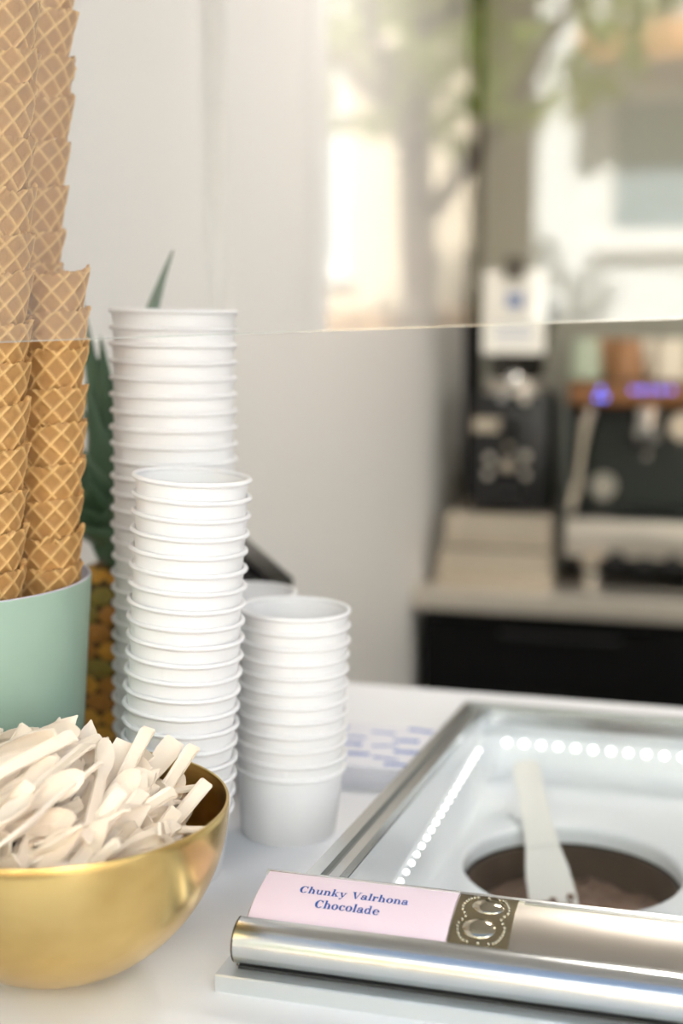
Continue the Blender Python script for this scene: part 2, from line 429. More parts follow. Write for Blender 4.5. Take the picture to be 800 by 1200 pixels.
def write(txt, sc, tc, em, per_t):
    tot = sum(G[c][0] for c in txt) * em; x = sc - tot / 2
    for c in txt:
        wd, ps = G[c]
        if ps:
            V2, F2 = merge(*ps)
            Vv = [on_panel(x + a * em, tc + b * 1.14 * em / per_t, .00145) for a, b in V2]
            Fv = []
            for f in F2:                 # keep every face turned up
                a, b, cc = (Vector(V2[i]).to_3d() for i in f[:3])
                n = sum(((V2[f[i]][0] * V2[f[(i + 1) % len(f)]][1] - V2[f[(i + 1) % len(f)]][0] * V2[f[i]][1]) for i in range(len(f))))
                Fv.append(f if n > 0 else tuple(reversed(f)))
            obj('letter', (Vv, Fv), M_blue, card)
        x += wd * em
arc_len = sum((pan((k + 1) / 40) - pan(k / 40)).length for k in range(40))
write('Chunky Valrhona', CS0 + .485 * TL, .575, .00815, arc_len)
write('Chocolade', CS0 + .475 * TL, .335, .00815, arc_len)

# ------------------------------------------------------------------ tub, chocolate ice cream, spatula
tub = obj('ice_cream_tub', lathe([(.004, -.205), (.080, -.205), (.0875, -.200), (.0885, -.068), (.0870, -.068), (.0858, -.199), (.003, -.203)], 64), mat('smeared tub wall', rgb(88, 72, 62), .3, .3, var=.5, scale=25), None, 40)
tub.matrix_world = FR @ Matrix.Translation((HC.x, HC.y, 0))
tag(tub, 'round tub smeared with chocolate under the glass lid', 'tub')
V = []; F = []; n = 90; rr = 42
for i in range(rr + 1):
    r = .0856 * i / rr
    for k in range(n):
        a = 2 * PI * k / n; x, y = r * math.cos(a), r * math.sin(a)
        p = Vector((x, y, 0))
        big = noise.fractal(p * 22 + Vector((3, 1, 0)), .9, 2.1, 4)
        ch = noise.turbulence(p * 75 + Vector((9, 4, 2)), 4, False)
        hump = .030 * math.exp(-(((x - .045) / .042) ** 2 + ((y + .045) / .034) ** 2)) + .016 * math.exp(-(((x + .012) / .03) ** 2 + ((y + .03) / .03) ** 2))
        z = -.098 + hump + big * .006 + ch * .007 * (1.0 if i < rr else .4)
        V.append((x, y, z))
for i in range(rr):
    for k in range(n):
        F.append((i * n + k, (i + 1) * n + k, (i + 1) * n + (k + 1) % n, i * n + (k + 1) % n))
ic = obj('chocolate_ice_cream', (V, F), mat('chocolate ice cream', rgb(122, 94, 78), .55, var=.4, scale=70, bump=.5, bscale=240), None, 70)
ic.matrix_world = FR @ Matrix.Translation((HC.x, HC.y, 0))
tag(ic, 'rough chunky chocolate ice cream in the round tub', 'ice cream')
sp = thing('spatula', 'white ice cream spatula standing in the chocolate tub', 'spatula', O, -TH)
a = FI @ at_z(648, 1056, -.090); b = FI @ at_z(615, 893, -.008)
ax = (b - a).normalized(); sd = ax.cross(Vector((0, -.5, .85))).normalized(); nn = sd.cross(ax)
def slab(pts, th):
    V = []; F = []
    for s_, h in pts:
        c = a + ax * s_
        for q in ((-1, -1), (1, -1), (1, 1), (-1, 1)): V.append(c + sd * h * q[0] + nn * th * q[1])
    for i in range(len(pts) - 1):
        for k in range(4):
            F.append((i * 4 + k, i * 4 + (k + 1) % 4, i * 4 + 4 + (k + 1) % 4, i * 4 + 4 + k))
    F.append((3, 2, 1, 0)); m = len(V); F.append((m - 4, m - 3, m - 2, m - 1))
    return V, F
Ls = (b - a).length
M_spat = mat('milky plastic', rgb(236, 234, 228), .35, var=.02, scale=30)
obj('blade', slab([(-.01, .0205), (.0, .0205), (.03, .0190), (.055, .0150)], .0016), M_spat, sp)
obj('handle', slab([(.055, .0150), (.085, .0128), (.12, .0122), (Ls - .012, .0130), (Ls - .004, .0115), (Ls, .0075)], .0024), M_spat, sp)
sm = [ball(.0035, 8, 6, (1, .8, .6), c=tuple(a + ax * random.Random(i).uniform(-.009, .002) + sd * random.Random(i + 50).uniform(-.016, .016) + nn * .0022)) for i in range(12)]
sx = obj('chocolate_smear', merge(*sm), MATS['chocolate ice cream'], sp, 60); sx['kind'] = 'stuff'

# ------------------------------------------------------------------ glass pane over the counter
gp = thing('glass_pane', 'large clear glass pane hanging over the counter and reflecting the street', 'glass', O, -TH)
pa = Vector(at_v(0, 402, .045)); pb = Vector(at_v(800, 374, .045))
sl = (pb.y - pa.y) / (pb.x - pa.x)
def pz(u): return pa.y + sl * (u - pa.x)
g0, g1 = WU0 + .003, 1.5
def pane(z0f, z1f, v0, v1):
    V = [(u, v, z) for v in (v0, v1) for u, z in ((g0, z0f(g0)), (g1, z0f(g1)), (g1, z1f(g1)), (g0, z1f(g0)))]
    return V, [(0, 1, 2, 3), (7, 6, 5, 4), (0, 4, 5, 1), (1, 5, 6, 2), (2, 6, 7, 3), (3, 7, 4, 0)]
V_, F_ = pane(lambda u: pz(u) + .0012, lambda u: CEZ - .01, .045, .049)
obj('glass_sheet', (V_, F_), M_glass, gp)
obj('polished_edge', pane(pz, lambda u: pz(u) + .0012, .045, .049), thin_glass('polished glass edge', .30, (.95, .98, .965, 1), .15), gp)
# ------------------------------------------------------------------ paper cups in stacks
def cup_meshes(name, Rr, rb, H):
    rl = .0019; wt = .0006
    ro = Rr - rl
    body = [(.0005, .0045), (rb - .0012, .0045), (rb - .0012, .0), (rb, .0)]
    for k in range(1, 9): body.append((rb + (ro - rb) * k / 8, (H - rl) * k / 8))
    body += [(ro - wt, H - rl)]
    for k in range(7, 0, -1): body.append((rb + (ro - rb) * k / 8 - wt, max(.0055, (H - rl) * k / 8)))
    body += [(rb - .001, .0052), (.0005, .0052)]
    b = mesh(name, lathe(body, 72), M_paper, 35)
    rim = [(ro + rl * .35 + rl * math.cos(2 * PI * k / 12), H - rl + rl * math.sin(2 * PI * k / 12)) for k in range(13)]
    r = mesh('rim', lathe(rim, 72), M_paper, 60)
    # overlapped side seam
    V = []; F = []
    for k in range(9):
        z = (H - 2 * rl) * k / 8; rr = rb + (ro - rb) * k / 8 * (H - 2 * rl) / (H - rl) + .00025
        for q in range(4):
            an = -.07 + .14 * q / 3
            V.append(((rr if 0 < q < 3 else rr - .0003) * math.cos(an), (rr if 0 < q < 3 else rr - .0003) * math.sin(an), z))
    for k in range(8):
        for q in range(3): F.append((k * 4 + q, k * 4 + q + 1, k * 4 + q + 5, k * 4 + q + 4))
    s = mesh('seam', (V, F), M_paper, 40)
    return b, r, s
def stack(ms, n, p0, p1, H, desc, group, seed, name='paper_cup'):
    rnd = random.Random(seed)
    p0 = Vector(p0); p1 = Vector(p1)            # base of the lowest cup, rim centre of the topmost
    axis = (p1 - p0).normalized(); step = ((p1 - p0).length - H) / (n - 1)
    q = Vector((0, 0, 1)).rotation_difference(axis)
    for i in range(n):
        o = bpy.data.objects.new(name, ms[0]); link(o)
        o.rotation_mode = 'QUATERNION'
        j = Vector((rnd.uniform(-.0003, .0003), rnd.uniform(-.0003, .0003), 0)) if i else Vector()
        o.rotation_quaternion = q @ Euler((rnd.uniform(-.004, .004) if i else 0, rnd.uniform(-.004, .004) if i else 0, rnd.uniform(0, 6.28))).to_quaternion()
        o.location = p0 + axis * step * i + j
        for m, nm in ((ms[1], 'rim'), (ms[2], 'seam')): obj(nm, m, None, o)
        k = n - 1 - i
        pos = 'topmost' if k == 0 else 'lowest' if i == 0 else ORD[k] + ' from the top'
        tag(o, 'white paper cup, %s in the %s' % (pos, desc), 'cup', group)
cupA = cup_meshes('paper_cup', .0417, .0345, .0560)
cupB = cup_meshes('paper_cup', .0438, .0375, .0560)
cupC = cup_meshes('paper_cup', .0494, .0400, .0800)
b2 = at_y(203, 1015, .96); b2.z = 0; t2 = at_y(226, 556, .955)
stack(cupA, 20, b2, t2, .056, 'leaning stack behind the brass bowl', 'cups of the leaning middle stack', 1)
b3 = at_z(338, 972, 0); t3 = at_y(345, 711, b3.y)
stack(cupB, 12, b3, t3, .056, 'short stack beside the freezer lid', 'cups of the short front stack', 2)
b1 = at_y(205, 950, 1.075); b1.z = 0; t1 = at_y(203.5, 362, 1.072)
stack(cupC, 27, b1, t1, .080, 'tallest stack next to the pineapple', 'cups of the tallest stack', 3)
b4 = at_y(290, 930, 1.165); b4.z = 0; t4 = at_y(289, 692, 1.165)
stack(cupB, 11, b4, t4, .056, 'half hidden stack behind the short one', 'cups of the half hidden stack', 4)

# ------------------------------------------------------------------ green pot of waffle cones
POT = Vector((-.297, .985, 0))
pot = thing('cone_pot', 'sage green round pot with pale rim holding the waffle cones', 'pot', POT)
PH = .2175
M_sage = mat('sage green lacquer', rgb(160, 185, 167), .4, var=.02, scale=12)
M_pin = mat('pale lilac enamel', rgb(222, 220, 232), .4, var=.02, scale=12)
obj('pot_body', lathe([(.002, 0), (.094, 0), (.0965, .003), (.1120, PH - .002), (.1116, PH - .0005)], 96), M_sage, pot, 40)
obj('pot_lining', lathe([(.1116, PH - .0005), (.1108, PH), (.1092, PH), (.1086, PH - .003), (.0935, .006), (.001, .006)], 96), M_pin, pot, 40)

M_cone = bpy.data.materials.new('baked waffle'); M_cone.use_nodes = True
n_ = M_cone.node_tree; bs = n_.nodes['Principled BSDF']; bs.inputs['Roughness'].default_value = .6
at = n_.nodes.new('ShaderNodeAttribute'); at.attribute_name = 'ridge'
cr = n_.nodes.new('ShaderNodeValToRGB')
cr.color_ramp.elements[0].color = rgb(176, 131, 76); cr.color_ramp.elements[1].color = rgb(228, 188, 124)
el = cr.color_ramp.elements.new(.35); el.color = rgb(190, 144, 88)
tx = n_.nodes.new('ShaderNodeTexNoise'); tx.inputs['Scale'].default_value = 90; tx.inputs['Detail'].default_value = 4
tx2 = n_.nodes.new('ShaderNodeTexNoise'); tx2.inputs['Scale'].default_value = 500
tcn = n_.nodes.new('ShaderNodeTexCoord'); hv = n_.nodes.new('ShaderNodeHueSaturation'); mr = n_.nodes.new('ShaderNodeMapRange')
mr.inputs[3].default_value = .78; mr.inputs[4].default_value = 1.18
n_.links.new(tcn.outputs['Object'], tx.inputs['Vector']); n_.links.new(tcn.outputs['Object'], tx2.inputs['Vector'])
n_.links.new(at.outputs['Fac'], cr.inputs[0]); n_.links.new(cr.outputs[0], hv.inputs['Color'])
n_.links.new(tx.outputs['Fac'], mr.inputs[0]); n_.links.new(mr.outputs[0], hv.inputs['Value']); n_.links.new(hv.outputs[0], bs.inputs['Base Color'])
bp = n_.nodes.new('ShaderNodeBump'); bp.inputs['Strength'].default_value = .35; bp.inputs['Distance'].default_value = .001
n_.links.new(tx2.outputs['Fac'], bp.inputs['Height']); n_.links.new(bp.outputs[0], bs.inputs['Normal'])
CL, CR = .150, .0236
def cone_mesh(seed):
    rnd = random.Random(seed); na, ns = 150, 84
    sina = CR / CL
    ph = rnd.uniform(-.7, .2); off = (rnd.uniform(0, .01), rnd.uniform(0, .01)); rot = R(45 + rnd.uniform(-6, 6))
    KC = 9; pa_, pb_ = rnd.uniform(.0155, .0175), rnd.uniform(.0165, .0190); turn = 2 * PI * 1.10
    V = []; F = []; rid = []
    def rimh(th):
        w = .0036 * math.cos(th - ph) + .0022 * noise.noise(Vector((math.cos(th) * 2.2, math.sin(th) * 2.2, seed * 3.1)))
        w += .0028 * noise.noise(Vector((math.cos(th) * 7, math.sin(th) * 7, seed * 1.7)))
        f = th / turn
        if f > .93: w += .004 * (1 - abs(f - .965) / .035)          # lifted corner of the roll
        return CL + w
    for side in (0, 1):
        for i in range(na + 1):
            th = turn * i / na; top = rimh(th)
            for j in range(ns + 1):
                g = j / ns; s = .004 + (top - .004) * (g ** .75)
                rr = s * sina
                a = th * KC / (2 * PI) + (s + off[0]) / pa_; b = th * KC / (2 * PI) - (s + off[1]) / pb_
                d = min(abs(a - round(a)), abs(b - round(b)))
                k = max(0., 1 - d / .165); k = k * k * (3 - 2 * k)
                wob = noise.noise(Vector((math.cos(th) * rr * 90, math.sin(th) * rr * 90, s * 90 + seed)))
                spiral = .0011 * (th / turn - .5)
                if side == 0:
                    edge = max(0, 1 - (top - s) / .0035)
                    r = rr + spiral + .0013 * k + .0004 * wob + .0016 * edge * noise.noise(Vector((th * 9, seed, s * 300)))
                    rid.append(min(1, k + .25 * edge))
                else:
                    r = max(.0006, rr - .0021 + spiral); rid.append(.25)
                V.append((r * math.cos(th), r * math.sin(th), s - (.0 if side == 0 else .0004)))
    W = ns + 1; n = W * (na + 1)
    for i in range(na):
        for j in range(ns):
            a = i * W + j
            F.append((a, a + W, a + W + 1, a + 1)); F.append((n + a, n + a + 1, n + a + W + 1, n + a + W))
        a = i * W + ns; F.append((a, a + W, n + a + W, n + a))
    for j in range(ns):
        a = j; F.append((a, a + 1, n + a + 1, n + a)); a = na * W + j; F.append((a + 1, a, n + a, n + a + 1))
    me = mesh('waffle_cone', (V, F), M_cone, 50)
    atr = me.attributes.new('ridge', 'FLOAT', 'POINT'); atr.data.foreach_set('value', rid)
    return me
CM = [cone_mesh(k) for k in range(5)]
def cone_stack(px0, px1, D0, D1, n, extra, desc, group, seed):
    # px0 rim of the topmost, px1 rim of the lowest in view; extra ones stand lower inside the pot
    rnd = random.Random(seed)
    t = at_y(px0[0], px0[1], D0); b = at_y(px1[0], px1[1], D1)
    step = (b - t) / (n - 1); ax = -step.normalized()
    q = Vector((0, 0, 1)).rotation_difference(ax)
    for i in range(n + extra):
        o = bpy.data.objects.new('waffle_cone', CM[(i + seed) % 5]); link(o)
        o.rotation_mode = 'QUATERNION'
        o.rotation_quaternion = q @ Euler((rnd.uniform(-.03, .03), rnd.uniform(-.03, .03), rnd.uniform(-.7, .7))).to_quaternion()
        rim = t + step * (i + rnd.uniform(-.12, .12)) + Vector((rnd.uniform(-.0007, .0007), rnd.uniform(-.0007, .0007), 0))
        o.location = rim - (o.rotation_quaternion @ Vector((0, 0, CL)))
        pos = 'topmost' if i == 0 else ORD[i] + ' from the top'
        tag(o, 'golden waffle cone, %s in the %s' % (pos, desc), 'cone', group)
cone_stack((62, 322), (57, 662), .968, .978, 9, 0, 'shorter stack at the pot rim', 'cones of the short right stack', 0)
cone_stack((2, -52), (-13, 672), .918, .932, 15, 3, 'tall stack nearest the glass', 'cones of the tall front stack', 2)
cone_stack((53, -33), (20, 600), 1.035, 1.03, 14, 4, 'tall stack behind the shorter one', 'cones of the tall rear stack', 4)

# ------------------------------------------------------------------ brass bowl of spoons
BOWL = Vector((-.1755, .8085, 0)); BR, BH = .1060, .110
bw = thing('brass_bowl', 'polished brass bowl filled with pale wooden spoons', 'bowl', BOWL)
M_brass = bpy.data.materials.new('brushed brass'); M_brass.use_nodes = True
n_ = M_brass.node_tree; bs = n_.nodes['Principled BSDF']; bs.inputs['Metallic'].default_value = 1
tcn = n_.nodes.new('ShaderNodeTexCoord'); tx = n_.nodes.new('ShaderNodeTexNoise'); tx.inputs['Scale'].default_value = 16; tx.inputs['Detail'].default_value = 5
n_.links.new(tcn.outputs['Object'], tx.inputs['Vector'])
cr = n_.nodes.new('ShaderNodeValToRGB'); cr.color_ramp.elements[0].position = .32; cr.color_ramp.elements[0].color = rgb(200, 166, 100)
cr.color_ramp.elements[1].position = .62; cr.color_ramp.elements[1].color = rgb(226, 196, 130)
n_.links.new(tx.outputs['Fac'], cr.inputs[0]); n_.links.new(cr.outputs[0], bs.inputs['Base Color'])
mr = n_.nodes.new('ShaderNodeMapRange'); mr.inputs[3].default_value = .30; mr.inputs[4].default_value = .20
n_.links.new(tx.outputs['Fac'], mr.inputs[0]); n_.links.new(mr.outputs[0], bs.inputs['Roughness'])
def bowl_r(z, RR, HH): return RR * math.sqrt(max(0, 1 - ((HH - z) / HH) ** 2))
outp = [(.002, .0), (.024, .0)]
inn = []
for k in range(1, 33):
    z = BH * (1 - math.cos(PI / 2 * k / 32)) if k < 32 else BH
    r = bowl_r(z, BR, BH)
    if r > .028: outp.append((r, z))
for k in range(32, 0, -1):
    z = .0022 + (BH - .0022) * (1 - math.cos(PI / 2 * k / 32)); inn.append((bowl_r(z - .0022, BR - .0020, BH - .0022), z))
obj('bowl_body', lathe(outp + [(BR - .0003, BH + .0006), (BR - .0017, BH + .0006)] + inn + [(.001, .0022)], 128), M_brass, bw, 50)

SL = .095
def spoon_mesh(wd, bl, kind):
    xs = [0, .0025, .006, .011, .017, .023, .029, .034, .038, .043, .048, .055, .065, .078, .090, .0935, .095]
    V = []; F = []; nw = 6
    for side in (0, 1):
        for x in xs:
            if x < bl:
                f = x / bl
                if kind == 0: h = max(.0005, wd * math.sin(PI * f ** .88) ** 1.15)
                elif kind == 1: h = max(.0012, wd * math.sin(PI * f ** .7) ** .7)
                else: h = wd * (.80 + .20 * min(1, f * 4)) * (1 - .45 * f * f)
                if f > .55: h = max(h, .0040)
            else: h = .0040 + .0007 * (x - bl) / (SL - bl)
            if x >= .0949: h *= .8
            dish = .0032 * max(0, math.sin(PI * min(1, x / bl))) if x < bl else 0
            lip = .0016 if bl < x < .093 else (.0010 if bl * .8 < x <= bl else 0)
            th = .0017
            for j in range(nw + 1):
                t = -1 + 2 * j / nw
                z = -dish * (1 - t * t) + (lip * (abs(t) > .9)) - .0006 * math.cos(x * 30)
                if side: z -= th
                V.append((x - SL / 2, h * t, z))
    W = nw + 1; n = W * len(xs)
    for i in range(len(xs) - 1):
        for j in range(nw):
            a = i * W + j
            F.append((a, a + W, a + W + 1, a + 1)); F.append((n + a, n + a + 1, n + a + W + 1, n + a + W))
        a = i * W; F.append((a, n + a, n + a + W, a + W)); a = i * W + nw; F.append((a, a + W, n + a + W, n + a))
    for j in range(nw):
        F.append((j, j + 1, n + j + 1, n + j)); a = (len(xs) - 1) * W + j; F.append((a, n + a, n + a + 1, a + 1))
    return mesh('spoon', (V, F), mat('pale birch', rgb(248, 232, 213), .5, var=.05, scale=45, bump=.05, bscale=300, sss=.0), 25)
SM = [spoon_mesh(.0088, .046, 0), spoon_mesh(.0080, .040, 1), spoon_mesh(.0080, .036, 2)]
SN = ['leaf-tipped', 'narrow-bladed', 'spade-ended']
SPOONS = [(0,-619,-421,701,112,-591,-651,463),(1,-188,458,724,849,-283,-27,446),(2,265,-639,561,262,-931,-220,126),(0,-636,357,589,508,-197,424,-723),(1,-211,-512,664,34,-400,-833,-381),(2,344,490,672,821,-278,132,-481),(0,508,-490,576,899,104,79,418),(1,-450,-452,613,464,-212,-319,798),(2,410,-475,647,187,-933,-278,133),(0,528,511,599,381,-846,315,-198),(1,472,455,630,435,773,-330,-322),(2,-869,118,1039,731,97,664,122),(0,-485,-392,657,804,223,-148,-530),(1,310,351,804,354,-100,-53,-928),(2,430,446,842,6,94,995,-37),(0,195,468,809,89,956,276,-32),(1,493,-682,927,11,-385,573,723),(2,442,-166,798,154,-8,-985,-72),(0,-568,265,597,187,-428,819,-335),(1,-194,-485,844,64,-794,605,9),(2,695,-237,635,219,-796,-560,67),(0,-213,-171,848,85,-660,746,-10),(1,-145,-738,737,976,31,211,-35),(2,-226,-751,800,23,-974,73,212),(0,574,350,769,43,757,-641,-117),(1,101,-358,832,199,108,-46,973),(2,-487,-77,821,796,-236,-43,-556),(0,570,35,820,67,897,-427,-95),(1,543,104,796,927,-68,103,-353),(2,13,-514,852,75,-104,-991,-26),(1,-16,-145,907,15,-955,-281,93),(2,369,22,855,45,929,-358,-83),(0,476,-595,702,527,790,269,160),(1,459,-600,807,251,-61,50,-965),(2,785,-116,815,648,-81,-3,-758),(1,533,-553,859,313,-79,3,-946),(2,-801,-120,764,357,-610,-425,566),(0,-21,762,673,82,208,-182,-957),(1,-187,519,783,972,-188,8,143),(2,-57,617,792,206,-208,441,849),(0,547,-143,860,29,597,-798,-76),(1,-563,645,967,520,655,-95,540),(2,-372,95,869,74,877,-453,145),(0,674,-301,874,452,-68,-29,-889),(1,-647,-70,706,259,564,759,198),(2,-182,-537,971,831,-504,-33,231),(0,311,-657,923,63,330,-941,37),(1,767,306,879,23,539,841,-31),(0,836,24,929,681,-22,37,731),(1,-408,-626,1164,976,8,-147,-159),(0,-225,306,1187,15,591,-803,69),(1,791,-268,1012,98,-566,815,78),(2,504,-69,988,994,-45,-20,-102),(0,-189,487,769,188,978,92,2),(1,-431,291,852,972,-36,-50,225),(2,208,400,892,170,-58,11,984),(0,-537,-317,1212,304,628,690,194),(1,471,-243,926,999,13,9,28),(2,-403,549,852,53,-164,949,-263),(0,504,-16,906,360,13,-9,933),(1,-442,620,727,299,74,-508,-804),(2,-485,420,1028,978,-26,-42,205),(2,-725,-81,980,102,759,643,36),(0,680,68,931,44,732,680,-22),(1,-714,-237,956,8,-858,475,-196),(2,-314,663,718,247,106,-503,-822),(0,-273,24,1059,529,51,-6,-847),(1,469,-266,1066,628,13,-109,-770),(0,-259,-335,1089,360,55,35,-931),(1,-78,-193,1163,88,556,824,56),(2,15,-35,1110,198,53,2,-979),(0,-118,436,976,80,413,906,42),(1,298,-587,1071,603,512,611,42),(2,-461,-485,949,4,952,-133,275),(0,62,-589,1047,142,935,215,243),(1,-74,139,1188,781,-112,-59,612),(2,-99,-607,998,89,-278,159,943),(0,-222,164,942,33,-122,992,6),(0,101,-353,1129,2,-995,-104,6),(1,5,816,834,122,980,-5,154),(2,-499,487,1105,3,860,510,-25),(0,329,-83,959,46,995,-91,20),(2,394,715,871,100,-959,242,-109),(0,-227,272,1032,446,-83,-37,891),(2,125,-588,1049,949,-96,-248,169),(0,-547,-215,946,820,-163,-5,548),(1,-245,-267,1039,16,-898,425,-116),(2,165,129,938,28,99,994,24),(0,-395,203,972,7,-988,117,-96),(1,-658,468,1014,463,-641,-577,-205),(1,211,473,1241,122,665,-737,21),(2,-220,246,969,22,542,840,26),(1,467,530,1070,53,-854,508,-100),(2,524,640,1057,34,-932,345,-108),(0,234,72,994,13,273,-960,67),(1,632,-154,1148,53,856,514,-10),(0,136,-584,911,43,908,400,115),(1,581,-36,1013,806,-50,19,589),(0,180,-504,1007,38,758,650,41),(1,422,379,982,575,-109,18,810),(2,634,315,1015,751,-4,-116,-651),(0,320,349,996,204,-93,60,973),(1,421,591,884,963,150,-127,-182),(2,754,55,1065,685,-255,-186,656),(0,253,-387,1076,986,-35,-106,-125),(2,391,423,1021,77,994,-7,79),(0,-191,484,1016,61,-900,428,-56),(1,-26,710,1011,977,-179,66,-95),(2,-37,540,1015,424,-75,-2,902),(0,515,41,1090,832,44,-82,-547),(1,269,34,1042,56,670,739,48),(2,297,499,1108,800,-283,-58,-525),(1,-260,18,1021,17,182,981,-65),(2,436,200,1184,398,-92,73,910),(0,394,146,1091,66,763,639,66),(1,-777,42,1076,363,604,605,371),(0,-442,472,1133,362,-98,70,-924),(1,-242,833,1185,466,235,-833,186),(1,229,91,1163,63,261,963,7),(1,388,725,1103,7,239,959,-152),(2,380,300,1116,997,-7,-69,-27),(2,-81,532,1106,51,578,-810,77),(0,-195,29,1111,993,-7,-105,43),(0,-614,-22,1224,553,-199,488,-645),(0,-566,115,1058,72,-664,742,-64),(1,-130,-278,1286,975,-1,-46,-217),(2,-598,260,1401,21,-462,253,-849),(0,-175,-213,1168,104,-78,991,-11),(1,95,415,1125,715,87,-16,-693),(2,425,499,1169,7,908,-416,59),(1,612,221,1177,475,-68,-16,877),(2,-539,-302,1144,57,-866,455,-197),(0,-419,-401,1323,547,20,16,837),(0,-311,-120,1175,686,-74,-1,724),(1,-280,-429,1176,462,-99,-41,880),(2,36,185,1291,445,21,39,895),(0,41,520,1203,826,-4,-66,-560),(1,-152,-299,1245,864,-7,-88,-496),(1,-165,-249,1308,43,569,821,17),(1,251,344,1211,108,881,453,79),(0,-436,431,1385,725,-185,601,-280),(0,-302,-184,1318,511,132,-6,-849),(1,-24,290,1263,652,-25,5,-758),(0,69,-14,1249,2,-815,576,-64),(2,174,792,1230,135,-56,-982,122),(0,-750,-408,1202,136,-837,288,-445),(1,-430,574,1199,415,863,244,154),(2,-106,-615,1355,107,8,-9,-994),(0,-757,-379,1270,827,197,-441,-286),(1,-737,4,1206,109,834,188,508),(1,-731,17,1317,172,481,-68,-857),(2,-281,332,1270,28,620,-759,196),(0,-70,467,1225,571,11,-60,-819),(1,-6,-771,1101,716,582,-202,327),(2,398,335,1265,160,-91,-84,-979),(0,-390,195,1279,439,489,-674,-338),(1,510,-3,1284,4,921,386,-60)]
def seg_dist(p1, q1, p2, q2):
    d1, d2, r = q1 - p1, q2 - p2, p1 - p2
    a, e, f, c, b = d1.dot(d1), d2.dot(d2), d2.dot(r), d1.dot(r), d1.dot(d2)
    den = a * e - b * b; s_ = max(0, min(1, (b * f - c * e) / den)) if den > 1e-12 else 0
    t_ = (b * s_ + f) / e
    if t_ < 0: t_ = 0; s_ = max(0, min(1, -c / a))
    elif t_ > 1: t_ = 1; s_ = max(0, min(1, (b - c) / a))
    return ((p1 + d1 * s_) - (p2 + d2 * t_)).length
poses = []
for (k, x, y, z, qw, qx, qy, qz) in SPOONS:          # lower layer, settled
    q0 = Quaternion((qw, qx, qy, qz)).normalized(); c0 = Vector((x, y, z)) * 1e-4
    inside = all((w_.z > .008 and math.hypot(w_.x, w_.y) < bowl_r(min(w_.z - .003, BH), BR, BH) - .004) for w_ in (c0 + Vector((0, 0, -.004)) + q0 @ Vector((a1, b1, c1)) for a1 in (-.047, -.03, -.01, .015, .047) for b1 in (-.008, .008) for c1 in (-.004, .002)))
    if z < 1060 and inside: poses.append((k, Vector((x, y, z)) * 1e-4 + Vector((0, 0, -.004)), Quaternion((qw, qx, qy, qz)).normalized()))
base_n = len(poses)
segs = []
rs = random.Random(77)
def heap(x, y):
    r2 = ((x + .010) / .092) ** 2 + ((y - .004) / .092) ** 2
    return .093 + .040 * max(0, 1 - r2)
HERO = [((91, 838), (44, 884), .850, .835, 0, 1), ((70, 840), (60, 884), .865, .850, 0, 1), ((107, 843), (99, 890), .870, .850, 0, 1), ((175, 853), (139, 922), .850, .815, 1, -1),
        ((148, 868), (124, 925), .845, .810, 2, 1), ((228, 874), (203, 912), .868, .850, 1, -1), ((193, 893), (216, 955), .830, .790, 1, -1), ((243, 916), (220, 944), .835, .820, 2, -1),
        ((82, 874), (2, 906), .845, .830, 1, -1), ((172, 905), (134, 956), .820, .780, 0, 1), ((118, 875), (88, 935), .835, .800, 0, 1), ((206, 866), (178, 905), .875, .860, 2, 1),
        ((142, 922), (80, 985), .800, .765, 1, -1), ((46, 922), (18, 972), .795, .770, 1, -1), ((20, 868), (2, 905), .865, .850, 2, 1), ((166, 935), (158, 975), .795, .780, 1, -1)]
for tp_, tl_, d0, d1, k, flip in HERO:
    top = at_y(tp_[0], tp_[1], d0) - BOWL; d = (top - (at_y(tl_[0], tl_[1], d1) - BOWL)).normalized()
    view = Vector((.17 + rs.gauss(0, .2), -.8, .45 + rs.gauss(0, .2))).normalized(); nz = (view - d * view.dot(d)).normalized(); xa = -d if flip > 0 else d
    if any((top - d * SL * f).z < .008 or ((top - d * SL * f).z < BH + .006 and math.hypot(*(top - d * SL * f).xy) > bowl_r(min((top - d * SL * f).z, BH), BR, BH) - .011) for f in (0, .2, .4, .6, .8, 1)): continue
    segs.append((top - d * SL, top))
    poses.append((k, top - d * SL / 2, Matrix((xa, nz.cross(xa), nz)).transposed().to_quaternion()))
tries = 0
